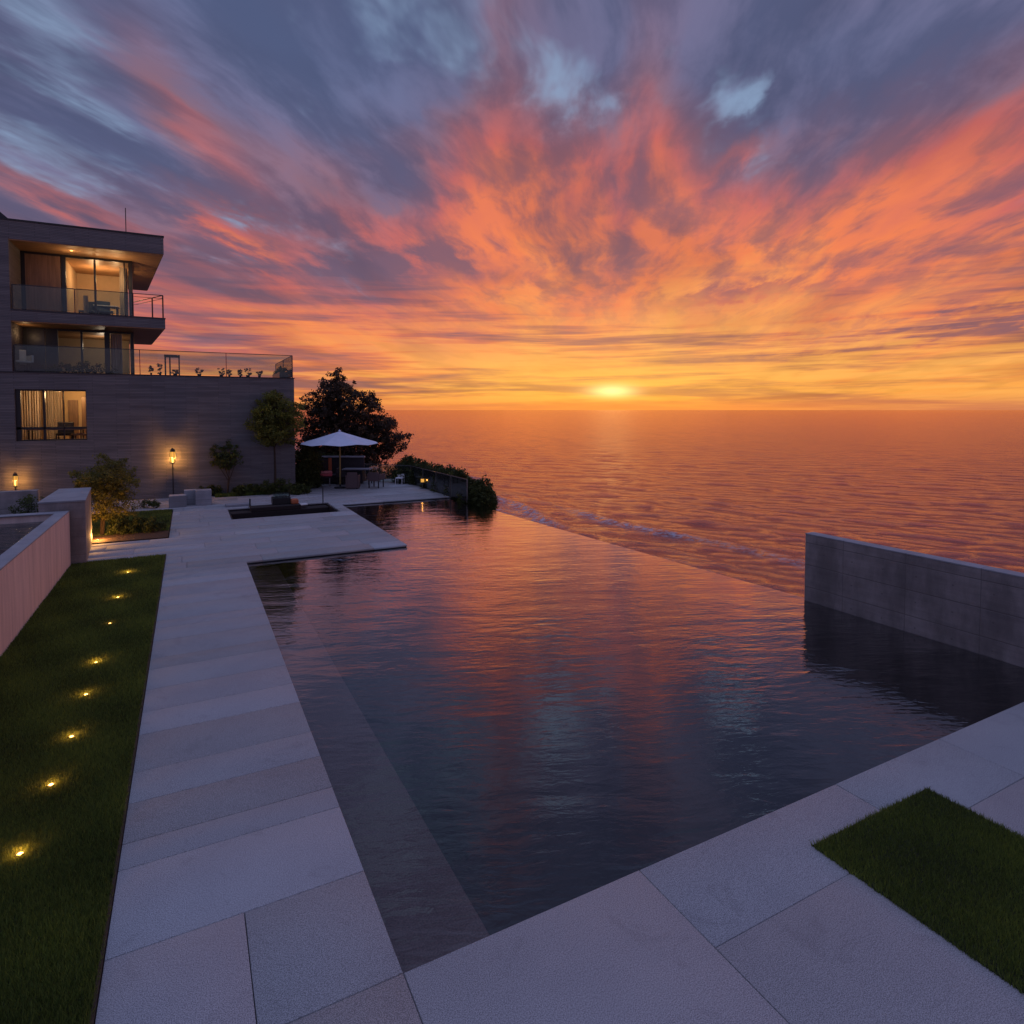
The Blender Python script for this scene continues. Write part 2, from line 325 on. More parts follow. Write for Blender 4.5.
def build_sky():
    t = NT(w.node_tree); bg = t.n['Background']
    g = t.n.new('ShaderNodeTexCoord').outputs['Generated']; s = t.n.new('ShaderNodeSeparateXYZ'); t.l.new(g, s.inputs[0])
    X, Y, Zz = s.outputs
    ca, sa = math.cos(SUN_AZ), math.sin(SUN_AZ)
    x = t.sub(t.mul(X, ca), t.mul(Y, sa)); y = t.add(t.mul(X, sa), t.mul(Y, ca))
    z = t.m('MAXIMUM', Zz, 0.); az = t.m('ARCTAN2', x, y); el = t.m('ARCSINE', z)
    # clouds on a plane high overhead: they fan out from the sun by perspective
    den = t.add(z, .07); qx = t.div(x, den); qy = t.div(y, den)
    warp = t.noise(t.xyz(t.mul(qx, .9), t.mul(qy, .7)), 1., 3, .5, col=True)
    ws = t.n.new('ShaderNodeSeparateColor'); t.l.new(warp, ws.inputs[0])
    qx2 = t.add(qx, t.mul(t.sub(ws.outputs[0], .5), .42)); qy2 = t.add(qy, t.mul(t.sub(ws.outputs[1], .5), .7))
    n1 = t.noise(t.xyz(t.mul(qx2, .95), t.mul(qy2, .34), 3.7), 1., 5, .55)
    n2 = t.noise(t.xyz(t.mul(qx2, 2.2), t.mul(qy2, .50), 8.1), 1., 5, .58)
    n4 = t.noise(t.xyz(t.mul(qx2, 2.1), t.mul(qy2, 1.0), 21.3), 1., 5, .6)
    n5 = t.noise(t.xyz(t.mul(qx2, 6.5), t.mul(qy2, 2.2), 2.2), 1., 5, .6)
    band = t.noise(t.xyz(t.mul(az, 1.3), t.add(t.mul(el, 21.), t.mul(az, .8)), 1.3), 1., 6, .62, .35)
    band2 = t.noise(t.xyz(t.mul(az, 3.5), t.add(t.mul(el, 75.), t.mul(az, -1.2)), 5.3), 1., 4, .6, .3)
    low = t.ss(el, .10, .26, 1, 0)
    # how far up the warm light reaches
    gz = t.div(t.add(az, -.02), .40); gauss = t.m('EXPONENT', t.mul(t.mul(gz, gz), -1.))
    elb = t.add(t.add(.11, t.mul(gauss, .215)), t.ss(az, .12, .55, 0, .17))
    rays = t.noise(t.xyz(t.mul(qx2, 1.9), t.mul(qy2, .16), 14.4), 1., 3, .5)
    v = t.add(t.sub(el, elb), t.mul(t.sub(n1, .5), -.42))
    v = t.add(v, t.mul(t.sub(rays, .5), t.ss(el, .1, .35, -.1, -.55)))
    v = t.add(v, t.add(t.mul(t.sub(n5, .5), .10), t.mul(t.sub(n2, .5), -.22)))
    # individual cloud banks and gaps, in azimuth and elevation, with edges torn by noise
    azw = t.add(az, t.mul(t.sub(n2, .5), .22)); elw = t.add(el, t.mul(t.sub(n5, .5), .10))
    def blob(px, py, sa, se, rot=0.):
        ax = math.atan((px-512)/F)-math.atan(100/F); ey = math.atan((410-py)/F*math.cos(math.atan((px-512)/F)))
        c_, s_ = math.cos(math.radians(rot)), math.sin(math.radians(rot)); da = t.sub(azw, ax); de = t.sub(elw, ey)
        p_ = t.div(t.add(t.mul(da, c_), t.mul(de, s_)), sa/F); q_ = t.div(t.sub(t.mul(de, c_), t.mul(da, s_)), se/F)
        return t.m('EXPONENT', t.mul(t.add(t.mul(p_, p_), t.mul(q_, q_)), -1.))
    dv = None; dd = None
    for (px, py, sa, se, rot, av, ad) in BLOBS:
        g_ = blob(px, py, sa, se, rot)
        if av: e_ = t.mul(g_, av); dv = e_ if dv is None else t.add(dv, e_)
        if ad: e_ = t.mul(g_, ad); dd = e_ if dd is None else t.add(dd, e_)
    v = t.add(v, dv)
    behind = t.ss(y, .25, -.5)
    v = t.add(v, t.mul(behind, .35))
    vn = t.m('MAXIMUM', t.add(t.mul(v, .92), .44), t.ss(el, .13, .30, 0, .36))
    lit = t.ramp(vn, [(0., (.98, .45, .10)), (.20, (.96, .37, .07)), (.33, (.88, .21, .058)), (.44, (.60, .135, .10)), (.57, (.27, .145, .19)), (.70, (.165, .155, .265)), (1., (.115, .155, .285))])
    drk = t.ramp(vn, [(0., (.52, .155, .055)), (.20, (.40, .125, .08)), (.38, (.26, .10, .11)), (.55, (.14, .09, .14)), (.72, (.088, .095, .175)), (1., (.072, .10, .195))])
    f = t.ss(t.add(t.mul(n2, .62), t.mul(n5, .38)), .41, .60)
    fl = t.ss(t.add(t.mul(band, .6), t.mul(band2, .4)), .42, .55)
    fac = t.m('SUBTRACT', t.add(t.mul(fl, low), t.mul(f, t.sub(1, low))), t.mul(dd, 2.6), clamp=True)
    col = t.mix(fac, drk, lit)
    hi = t.ss(t.add(t.mul(band2, .6), t.mul(band, .4)), .49, .58)
    col = t.mix(t.mul(t.mul(hi, t.ss(el, .19, .03)), t.ss(t.m('ABSOLUTE', az), .9, .1, .25, .8)), col, (1.0, .45, .10))
    col = t.mix(t.mul(t.ss(n5, .36, .56, 1., 0), t.ss(el, .08, .2, .05, .38)), col, drk)
    shade = t.ss(t.noise(t.xyz(t.mul(qx2, 1.4), t.mul(qy2, .5), 30.), 1., 3, .6), .35, .62, .84, 1.08)
    col = t.mix(1., col, t.mix(shade, (0, 0, 0), (1, 1, 1)), 'MULTIPLY')
    # thin bluish gaps high up
    wd = None
    for (px, py, sa, se, rot) in WISPS:
        g_ = blob(px, py, sa, se, rot); wd = g_ if wd is None else t.add(wd, g_)
    wisp = t.mul(t.mul(t.ss(t.add(n4, t.mul(wd, .11)), .55, .72), t.ss(vn, .44, .64)), t.ss(n5, .3, .62, .35, 1.))
    col = t.mix(t.mul(wisp, .8), col, (.26, .37, .54))
    # clear bright air round the sun
    e1_ = t.div(az, .27); e2_ = t.div(t.sub(el, .04), .048)
    yel = t.m('EXPONENT', t.mul(t.add(t.mul(e1_, e1_), t.mul(e2_, e2_)), -1.))
    yel = t.mul(yel, t.ss(t.add(t.mul(band2, .5), t.mul(band, .5)), .38, .6, .35, 1.))
    col = t.mix(t.mul(yel, .85), col, (1.0, .46, .07))
    d1 = t.div(az, .034); d2 = t.div(t.sub(el, .030), .010)
    core = t.m('EXPONENT', t.mul(t.add(t.mul(d1, d1), t.mul(d2, d2)), -1.))
    col = t.mix(t.mul(core, .9), col, (1.6, 1.15, .42))
    # thick air on the very horizon
    hz = t.ss(el, 0., .028, 1, 0)
    sidec = t.mix(t.ss(t.m('ABSOLUTE', az), .1, .75), (.92, .26, .06), (.56, .19, .11))
    col = t.mix(t.mul(hz, .75), col, sidec)
    # dusk sky overhead and behind, out of view: brightened blue to light the deck
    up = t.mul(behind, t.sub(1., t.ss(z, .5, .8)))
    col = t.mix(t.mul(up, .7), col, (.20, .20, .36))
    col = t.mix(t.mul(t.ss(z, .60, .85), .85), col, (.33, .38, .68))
    nis = t.n.new('ShaderNodeTexSky'); nis.sky_type = 'NISHITA'; nis.sun_disc = False; nis.sun_elevation = SUN_EL; nis.sun_rotation = SUN_AZ
    col = t.mix(1., col, t.mix(1., nis.outputs[0], (.006, .008, .02), 'MULTIPLY'), 'ADD')
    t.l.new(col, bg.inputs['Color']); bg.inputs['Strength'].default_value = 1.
build_sky()
w.cycles.sampling_method = 'MANUAL'; w.cycles.sample_map_resolution = 1024
sl = bpy.data.lights.new('sun', 'SUN'); sl.energy = .005; sl.angle = math.radians(20); sl.color = (1, .5, .2)
so = bpy.data.objects.new('sun', sl); C.objects.link(so)
so.rotation_euler = Vector((math.sin(SUN_AZ)*math.cos(SUN_EL), math.cos(SUN_AZ)*math.cos(SUN_EL), math.sin(SUN_EL))).to_track_quat('Z', 'Y').to_euler()
def lamp(name, loc, energy, col, parent, r=.03, kind='POINT', **kw):
    l = bpy.data.lights.new(name, kind); l.energy = energy; l.color = col
    if kind == 'AREA': l.size = r
    else: l.shadow_soft_size = r
    for k, v_ in kw.items(): setattr(l, k, v_)
    o = bpy.data.objects.new(name, l); C.objects.link(o); o.location = loc
    if parent: o.parent = parent; o.matrix_parent_inverse = parent_inv(parent)
    return o
WARM = (1, .45, .11); ROOM = (1, .62, .29)
# ---------------------------------------------------------------- sea
SEA = -11.0
def build_sea():
    # fan of rings round the viewpoint's foot, finer near the shore
    nr, na = 1000, 760
    r = 30*np.exp(np.linspace(0, math.log(2600/30), nr)); th = np.linspace(math.radians(-25), math.radians(100), na)
    R, T = np.meshgrid(r, th, indexing='ij'); X = R*np.sin(T); Y = R*np.cos(T); Zs = np.zeros_like(X)
    base = math.radians(66)                                   # swell travels mostly square to the shore
    for i in range(70):
        L = 1.7*(11/1.7)**rng.random(); a = base+rng.normal(0, .45)-.25
        k = 2*math.pi/L; amp = .0040*L**.40*(.5+rng.random()); ph = rng.random()*6.28
        fade = np.clip(1.6-R*.0074*3.2/L, 0, 1)
        Zs += amp*fade*np.sin(k*(X*math.sin(a)+Y*math.cos(a))+ph)
    # breakers rolling in along the shore
    shore = 40+2.0*np.sin(Y*.06+1)+1.1*np.sin(Y*.17); foam = np.zeros_like(X)
    for off, hgt in ((4.5, .30), (13, .24), (24, .16), (38, .12), (56, .10), (78, .09)):
        u = X-(shore+off+1.6*np.sin(Y*.045+off)+1.0*np.sin(Y*.11+off*2))
        mod = np.clip(.5+.8*np.sin(Y*.075+off*1.7)+.4*np.sin(Y*.21+off), 0, 1)
        Zs += hgt*(.3+.7*mod)*np.exp(-(u/1.25)**2)
        if off < 20: foam += mod*np.exp(-((u+1.0)/1.2)**2)*(1.1 if off < 8 else .9)
    foam += np.clip(1-(X-shore)/3.5, 0, 1)*.8
    Zs += SEA
    v = np.stack([X, Y, Zs], -1).reshape(-1, 3); idx = np.arange(nr*na).reshape(nr, na)
    f = np.stack([idx[:-1, :-1], idx[:-1, 1:], idx[1:, 1:], idx[1:, :-1]], -1).reshape(-1, 4)
    # outer flat ring to the horizon
    ro = [2600, 6000, 20000, 80000]; n0 = len(v); ex = []; fx = []
    for i, rr in enumerate(ro[1:]):
        ex.append(np.stack([rr*np.sin(th), rr*np.cos(th), np.full(na, SEA)], -1))
    v = np.concatenate([v]+ex); prev = idx[-1]
    for i in range(3):
        cur = n0+i*na+np.arange(na); fx.append(np.stack([prev[:-1], prev[1:], cur[1:], cur[:-1]], -1)); prev = cur
    f = np.concatenate([f]+fx)
    fo = np.concatenate([np.clip(foam, 0, 1).ravel(), np.zeros(3*na)])
    structure(npmesh('sea', v, f, mat_sea(), fo, 'foam', smooth=True))
build_sea()
# ---------------------------------------------------------------- terrain: plateau and cliff
def build_land():
    xs = np.concatenate([np.linspace(-60, 8, 12), np.linspace(8.6, 46, 90)]); ys = np.linspace(-30, 130, 170)
    X, Y = np.meshgrid(xs, ys, indexing='ij')
    edge = np.where(Y < 25, 11.9, 11.9-0.0*(Y-25)); edge = np.where(Y > 33, 11.9-(Y-33)*.25, edge)
    d = X-edge
    n = (np.sin(X*1.3+Y*.7)+np.sin(X*.5-Y*1.1+2)+.6*np.sin(X*2.9+Y*2.3))*.25+rng.normal(0, .10, X.shape)
    z = np.interp(d, [-50, -1.5, 0, .8, 4, 9, 26, 34], [-.5, -.5, -.55, -1.6, -6.5, -9.3, -11.4, -12.5])
    z = z+np.clip(d/2, 0, 1)*n
    inside = (X < 12.2) & (Y < 36) ; z = np.where(inside & (X > -9), np.minimum(z, -1.75), z)
    v = np.stack([X, Y, z], -1).reshape(-1, 3); idx = np.arange(v.shape[0]).reshape(X.shape)
    f = np.stack([idx[:-1, :-1], idx[1:, :-1], idx[1:, 1:], idx[:-1, 1:]], -1).reshape(-1, 4)
    structure(npmesh('cliff_ground', v, f, M['rock'], smooth=True))
build_land()
# ---------------------------------------------------------------- paving
WL = -.07          # pool water level
def subtract(rects, hole):
    out = []; hx0, hx1, hy0, hy1 = hole
    for (x0, x1, y0, y1) in rects:
        if hx1 <= x0 or hx0 >= x1 or hy1 <= y0 or hy0 >= y1: out.append((x0, x1, y0, y1)); continue
        if y0 < hy0: out.append((x0, x1, y0, hy0))
        if y1 > hy1: out.append((x0, x1, hy1, y1))
        a, b = max(y0, hy0), min(y1, hy1)
        if x0 < hx0: out.append((x0, hx0, a, b))
        if x1 > hx1: out.append((hx1, x1, a, b))
    return [r for r in out if r[1]-r[0] > .02 and r[3]-r[2] > .02]
def slabs(name, rects, z1=0., z0=-.045, gap=.007):
    v = []; f = []; tone = []
    ch = .004
    for (x0, x1, y0, y1) in rects:
        x0 += gap/2; x1 -= gap/2; y0 += gap/2; y1 -= gap/2; b = len(v)
        dz = random.uniform(-.0012, .0012); t_ = random.random()
        for (i, z) in ((0, z0), (0, z1-ch+dz), (ch, z1+dz)):
            v += [(x0+i, y0+i, z), (x1-i, y0+i, z), (x1-i, y1-i, z), (x0+i, y1-i, z)]
        for k in range(2):
            for i in range(4): j = (i+1) % 4; f.append((b+k*4+i, b+k*4+j, b+k*4+4+j, b+k*4+4+i))
        f.append((b+8, b+9, b+10, b+11)); tone += [t_]*12
    return structure(npmesh(name, np.array(v), np.array(f), M['paving'], tone))
PX0, PX1 = -.62, 1.28; NE = 4.11; S1 = 17.55; SX = 5.68; S2 = 26.45; DR = 10.62
rows = [1.0, 2.2, 3.1, NE, 5.21, 6.19, 6.56, 7.22, 7.83, 8.72, 9.37, 10.1, 10.88, 11.35, 12.2, 12.9, 13.35, 14.3, 15.0, 15.9, 16.5, 17.1, S1]
R_ = []
for a, b in zip(rows[:-1], rows[1:]):
    if abs(a-NE) < .01: R_ += [(PX0, .32, a, b), (.32, PX1, a, b)]
    elif b <= NE: R_ += [(PX0, .46, a, b), (.46, PX1, a, b)]
    else: R_.append((PX0, PX1, a, b))
slabs('path', R_)
R_ = [(PX1, 3.40, 2.2, NE), (PX1, 3.40, .6, 2.2), (3.40, 6.06, 3.23, NE), (3.40, 6.06, 1.0, 3.23), (6.06, 8.02, 3.23, NE), (6.06, 8.02, 2.0, 3.23), (8.02, 10.3, 3.23, NE), (8.02, 10.3, 2.0, 3.23),
      (10.3, 11.55, 2.9, NE), (10.3, 11.55, 1.4, 2.9), (6.06, 10.3, .6, 2.0), (3.4, 6.06, .3, 1.0), (5.0, 6.06, 3.62-.0, NE)]
R_ = [r for r in R_ if r != (5.0, 6.06, 3.62, NE)]
slabs('pool_deck', R_)
PIT = (1.32, 5.25, 24.6, 27.35)
R_ = []; y = S1
while y < 35:
    h = random.choice([.6, .75, .9, .7]); y2 = min(35, y+h); x = -9.+random.uniform(-1, 0)
    while x < DR:
        x2 = min(DR, x+random.choice([1.8, 2.4, 3.0])); R_.append((max(x, -9), x2, y, y2)); x = x2
    y = y2
for hole in [(SX, 20, S1-1, S2), (-9.1, PX0, S1-1, 19.47), (-9.1, PX0, 21.95, 28.35), PIT, (1.0, 5.3, 31.15, 35.1), (-9.1, 1.0, 32.0, 35.1)]:
    R_ = subtract(R_, hole)
slabs('terrace_paving', R_)
# bedding under the slabs (dark joints), leaving the pool and pit open
mb = MB()
for (x0, x1, y0, y1) in [(PX0-.0, PX1-.03, -1, S1), (PX1-.03, 11.55, -1, NE-.03), (PX0, SX-.05, S1+.05, PIT[2]-.03), (PX0, PIT[0]-.03, PIT[2]-.03, PIT[3]+.03), (PIT[1]+.03, SX-.05, PIT[2]-.03, PIT[3]+.03), (PX0, SX-.05, PIT[3]+.03, 35.2), (SX-.05, DR-.04, S2+.05, 35.2), (-12, PX0, 19.47, 35.2), (-16, PX0, -1, 19.47)]:
    mb.box(x0, x1, y0, y1, -.9, -.052)
structure(mb.build('ground', M['pit']))
# ---------------------------------------------------------------- swimming pool
pool = empty('swimming_pool', (5, 12, WL), 'large dark infinity pool with a submerged ledge on its left', 'pool')
EX = [(11.68, NE), (11.66, 8.7), (11.44, 11.5), (10.98, 19.0), (10.60, S2)]
mb = MB()
mb.prism([(PX1-.02, NE-.3), (11.8, NE-.3), (11.8, 27.5), (PX1-.02, 27.5)], -1.72, -1.6)
mb.build('pool_floor', M['dark_tile'], pool)
mb = MB()
mb.box(PX1-.30, PX1-.004, NE, S1+.02, -1.6, -.05); mb.box(PX1-.3, 11.62, NE-.26, NE-.004, -1.6, -.05)
mb.box(PX1-.3, SX-.02, S1+.022, S1+.3, -1.6, -.05); mb.box(SX-.3, SX-.022, S1+.3, S2+.02, -1.6, -.05); mb.box(SX-.3, DR-.02, S2+.022, S2+.3, -1.6, -.05)
mb.build('pool_wall', M['dark_tile'], pool)
MB().box(PX1-.003, 2.06, NE-.003, S1+.02, -1.59, -.2).build('underwater_ledge', M['ledge'], pool, bevel=.01)
mb = MB(); mb.prism([(x-.10, y) for x, y in EX]+[(x+.12, y) for x, y in EX[::-1]], -1.6, WL-.004)
mb.build('overflow_edge', M['dark_tile'], pool)
mb = MB(); mb.prism([(x+.123, y) for x, y in EX]+[(x+.32, y) for x, y in EX[::-1]], -2.6, -.5)
mb.build('overflow_channel', M['dark_tile'], pool)
mb = MB(); mb.prism([(PX1-.003, NE-.003), (EX[0][0], NE-.003)]+[(x+.11, y) for x, y in EX[1:]]+[(SX-.022, S2+.02), (SX-.022, S1+.02), (PX1-.003, S1+.02)], WL, WL+.0005)
mb.v = [(x, y, WL) for x, y, z in mb.v[:len(mb.v)//2]]; mb.f = [tuple(range(len(mb.v)))]
structure(mb.build('pool_water', mat_poolwater('pool_water', (.66, .66, .70), 1., .18)))
# ---------------------------------------------------------------- walls round the pool
wx = 11.62; zt = Z(*P(806, 600, 0), 533)
zt = Z(wx, 8.68, 533.)
o = MB().box(wx, wx+.26, .5, 8.68, -1.9, zt-.03).build('concrete_wall', M['concrete'], bevel=.01)
tag(o, 'long dark board-marked concrete wall standing in the pool on the right', 'wall')
MB().box(wx-.004, wx+.264, .5, 8.684, zt-.0297, zt).build('coping', M['concrete_cap'], o, bevel=.008)
# raised water basin on the left
rb = empty('raised_basin', (-4.5, 16, 0), 'raised basin of pinkish concrete holding rippling dark water beside the left lawn', 'water basin')
OX, IX, TZ = -2.77, -3.03, 1.41
mb = MB().box(IX+.012, OX, 6.0, 19.3, -.1, TZ-.028)
mb.box(-9, IX+.012, 19.0, 19.3, -.1, TZ-.028); mb.build('wall', M['concrete_pale'], rb, bevel=.008)
mb = MB().box(IX, OX+.005, 6.0, 19.305, TZ-.0277, TZ); mb.box(-9, IX-.0005, 18.95, 19.305, TZ-.0277, TZ); mb.build('rim', M['concrete_cap'], rb, bevel=.006)
MB().box(-9, IX+.011, 6, 18.99, .4, .6).build('basin_floor', M['dark_tile'], rb)
mb = MB(); mb.v = [(-9, 6, 1.22), (IX+.011, 6, 1.22), (IX+.011, 18.99, 1.22), (-9, 18.99, 1.22)]; mb.f = [(0, 1, 2, 3)]
structure(mb.build('basin_water', mat_poolwater('basin_water', (.30, .48, .55), 2.2, .8, 1.33, mult=1.1)))
# pillar behind it
o = MB().prism([(-3.42, 19.35), (AT(82.6, 19.35), 19.35), (AT(88.6, 22.4), 22.4), (-3.44, 22.4)], -.1, 1.62).build('concrete_block', M['concrete'], bevel=.01)
tag(o, 'tall thick concrete block with a pale top at the end of the raised basin', 'block')
MB().prism([(-3.44, 19.33), (AT(82.6, 19.35)+.015, 19.33), (AT(88.6, 22.4)+.015, 22.42), (-3.46, 22.42)], 1.6205, 1.66).build('coping', M['concrete_cap'], o, bevel=.008)
bx = P(37, 490.6, 1.66)
o = MB().box(-12, bx[0], bx[1], bx[1]+.35, -.1, 1.66).build('garden_wall', M['concrete'], bevel=.01)
tag(o, 'low dark concrete garden wall behind the raised basin at the far left', 'wall')
# ---------------------------------------------------------------- grass
def grass(name, rects, dens, h, avoid=(), parent=None):
    V = []; T = []
    for (x0, x1, y0, y1) in rects:
        yy = y0
        while yy < y1:
            y2 = min(y1, yy+1.); d = dens*min(1., (5.5/max(3., math.hypot((x0+x1)/2, yy)))**1.5); n = int(d*(x1-x0)*(y2-yy))
            x = rng.uniform(x0-.015, x1+.015, n); y = rng.uniform(yy, y2, n)
            for ax, ay in avoid:
                keep = (x-ax)**2+(y-ay)**2 > .0016; x = x[keep]; y = y[keep]
            n = len(x); sc = math.sqrt(dens/d)
            patch = .5+.25*np.sin(x*5.1+y*2.3)+.25*np.sin(x*1.7-y*4.1+1)
            hh = h*(.55+.7*rng.random(n))*(.8+.35*patch); an = rng.uniform(0, 6.28, n); wd = .0022*sc*(.7+.6*rng.random(n))*1.6
            le = rng.uniform(.15, .8, n)*hh; la = rng.uniform(0, 6.28, n)
            p0 = np.stack([x-np.cos(an)*wd, y-np.sin(an)*wd, np.full(n, -.01)], -1); p1 = np.stack([x+np.cos(an)*wd, y+np.sin(an)*wd, np.full(n, -.01)], -1)
            p2 = np.stack([x+np.cos(la)*le, y+np.sin(la)*le, hh], -1)
            V.append(np.stack([p0, p1, p2], 1).reshape(-1, 3)); tt = np.clip(rng.normal(.42, .27, n)+.4*(patch-.5), 0, 1); T.append(np.repeat(tt, 3))
            yy = y2
    v = np.concatenate(V); o = npmesh(name, v, np.arange(len(v)).reshape(-1, 3), M['grass'], np.concatenate(T), parent=parent)
    return o
lights_px = [(20, 853), (51, 784), (71.5, 736), (86, 694), (96, 662), (110, 623), (118, 597), (128, 572)]
lights_xy = [P(*q, .015) for q in lights_px]
tag(grass('lawn_grass', [(OX+.02, PX0-.03, 2.6, 19.45)], 21000, .042, lights_xy), 'long dark green lawn strip dotted with small spotlights', 'lawn', kind='stuff')
tag(grass('patch_grass', [(5.0, 6.82, 1.0, 3.6)], 24000, .05), 'small rectangle of thick dark grass set in the near paving', 'grass', kind='stuff')
tag(grass('garden_grass', [(-5, PX0-.05, 23.2, 28.3)], 17000, .035), 'green lawn behind the planting bed near the house', 'lawn', kind='stuff')
tag(grass('border_grass', [(1.05, 5.2, 31.2, 32.0)], 17000, .16), 'strip of rough grass at the foot of the house wall', 'grass', kind='stuff')
mb = MB(); mb.box(OX+.001, PX0-.03, -1, 19.46, -.05, -.012); mb.box(5.0, 6.82, 0, 3.6, -.05, .008); mb.box(-9, PX0-.03, 23.2, 28.34, -.05, -.012); mb.box(1.0, 5.3, 31.16, 32, -.05, -.012)
structure(mb.build('lawn_soil', M['soil']))
mb = MB(); mb.box(-9, PX0-.03, 21.97, 23.19, -.05, .03); mb.box(-9, -4.2, 28.36-5, 28.34, -.05+.042, .002)
structure(mb.build('mulch_bed', M['mulch'], bevel=.01))
mb = MB(); mb.box(PX0-.028, PX0-.003, -1, 19.46, -.06, .012)
tag(mb.build('lawn_edging', M['corten']), 'thin rusty steel edging between the long lawn and the path', 'edging')
names = ['largest and nearest small round spotlight sunk in the long lawn', 'second nearest small round spotlight in the long lawn', 'third small round lawn spotlight from the near end', 'fourth small round lawn spotlight from the near end',
         'fifth small round lawn spotlight from the near end', 'faint small lawn spotlight, third from the far end', 'small lawn spotlight second from the far end', 'farthest small lawn spotlight, near the concrete block']
for i, (x, y) in enumerate(lights_xy):
    t_ = empty('lawn_light', (x, y, 0), names[i], 'light', 'small spotlights sunk in the long lawn')
    MB().lathe([(.0, -.02), (.036, -.02), (.036, .012), (.027, .014), (.026, .008)], x, y, 16).build('housing', M['metal'], t_)
    MB().lathe([(.0255, .006), (.02, .011), (.0, .013)], x, y, 16).build('lens', M['bulb'], t_)
    k = .12 if i == 5 else 1.
    lamp('glow', (x, y, .05), 1.5*k*(1+max(0, y-6)*.06), (1, .42, .12), t_, .012)
# ---------------------------------------------------------------- foliage
def leaves(centers, radii, per, size, squash=.8):
    n = len(centers)*per; c = np.repeat(np.array(centers), per, 0); r = np.repeat(np.array(radii), per)[:, None]
    d = rng.normal(0, 1, (n, 3)); d /= np.linalg.norm(d, axis=1, keepdims=True); p = c+d*r*rng.random((n, 1))**.45*np.array([1, 1, squash])
    u = rng.normal(0, 1, (n, 3)); u /= np.linalg.norm(u, axis=1, keepdims=True); w_ = np.cross(u, rng.normal(0, 1, (n, 3))); w_ /= np.linalg.norm(w_, axis=1, keepdims=True)
    s = size*rng.uniform(.6, 1.3, (n, 1))
    q = np.stack([p-u*s, p+w_*s*.45, p+u*s, p-w_*s*.45], 1).reshape(-1, 3)
    clump = np.repeat(np.clip(rng.normal(.42, .22, len(centers)), 0, 1), per); tone = np.clip(clump+rng.normal(0, .14, n), 0, 1)
    return q, np.arange(4*n).reshape(-1, 4), np.repeat(tone, 4)
def tree(name, label, cat, x, y, lobes, trunk_r, trunk_top, mat, tips, per, leaf, cr, group=None, base=0., stems=1, leafcenter=True):
    root = empty(name, (x, y, base), label, cat, group); mb = MB(); pts = []; rad = []
    vols = np.array([l[3]*l[4]*l[5] for l in lobes]); vols /= vols.sum()
    forks = []
    for s in range(stems):
        ox, oy = (random.uniform(-.12, .12), random.uniform(-.12, .12)) if stems > 1 else (0, 0)
        top = Vector((x+ox*1.8, y+oy*1.8, trunk_top)); forks.append(top)
        mb.tube([(x+ox*.4, y+oy*.4, base-.05), (x+ox+.02, y+oy, base+(trunk_top-base)*.5), top], [trunk_r*1.25, trunk_r, trunk_r*.75], 8)
    for li, l in enumerate(lobes):
        c = Vector((x+l[0], y+l[1], l[2])); fk = random.choice(forks)
        mid = fk.lerp(c, .5)+Vector((random.uniform(-.1, .1), random.uniform(-.1, .1), .05))*l[3]
        mb.tube([fk, mid, c], [trunk_r*.6, trunk_r*.42, trunk_r*.2], 6)
        for k in range(max(2, int(tips*vols[li]))):
            d = Vector(rng.normal(0, 1, 3)).normalized(); q = random.random()**.33*random.uniform(.72, 1.08)
            tp = c+Vector((d.x*l[3]*q, d.y*l[4]*q, d.z*l[5]*q)); pts.append(tuple(tp)); rad.append(cr*random.uniform(.6, 1.25))
            if k % 2 == 0:
                st = mid.lerp(c, random.random()); mb.tube([st, st.lerp(tp, .55)+Vector((0, 0, -.03)), tp], [trunk_r*.16, trunk_r*.1, trunk_r*.04], 4)
    mb.build('trunk', M['bark'], root)
    v, f, t_ = leaves(pts, rad, per, leaf); npmesh('crown', v, f, M[mat], t_, parent=root)
    return root
# big dark tree behind the terrace
x, y = Q(345, 38.5); px2m = 38.5/F
def lobe(px, py, rx, rz, D, cx, cy, dy=0., ry=None):      # lobe given by its silhouette on the photograph, at distance D(+dy)
    gx, gy = Q(px, D+dy); return (gx-cx, gy-cy, Z(gx, gy, py), rx*D/F, (ry or rx)*D/F, rz*D/F)
L_ = [lobe(338, 394, 22, 18, 38.5, x, y), lobe(338, 380, 11, 11, 38.5, x, y), lobe(325, 388, 9, 8, 38.5, x, y, .3), lobe(352, 390, 9, 8, 38.5, x, y), lobe(317, 403, 17, 15, 38.5, x, y, .4), lobe(362, 406, 22, 16, 38.5, x, y, -.5), lobe(384, 424, 14, 11, 38.5, x, y), lobe(330, 418, 26, 20, 38.5, x, y), lobe(370, 428, 28, 17, 38.5, x, y, .3),
      lobe(350, 440, 34, 18, 38.5, x, y), lobe(392, 441, 17, 11, 38.5, x, y, -.3), lobe(312, 437, 18, 20, 38.5, x, y), lobe(378, 452, 22, 9, 38.5, x, y, .5), lobe(330, 460, 30, 14, 38.5, x, y), lobe(309, 452, 15, 18, 38.5, x, y, -.4), lobe(352, 462, 34, 11, 38.5, x, y), lobe(401, 436, 10, 5, 38.5, x, y), lobe(337, 374, 6, 6, 38.5, x, y)]
tree('dark_tree', 'large dark spreading tree behind the umbrella and terrace', 'tree', x, y, L_, .16, 1.9, 'leaf_dark', 1500, 32, .085, .27, base=-.5)
D = 29.6; x, y = Q(274, D)
L_ = [lobe(274, 408, 20, 15, D, x, y), lobe(262, 424, 17, 14, D, x, y, -.3), lobe(288, 422, 17, 15, D, x, y, .2), lobe(275, 436, 21, 12, D, x, y), lobe(255, 413, 11, 10, D, x, y, .3), lobe(294, 410, 11, 10, D, x, y, -.2), lobe(274, 398, 12, 8, D, x, y)]
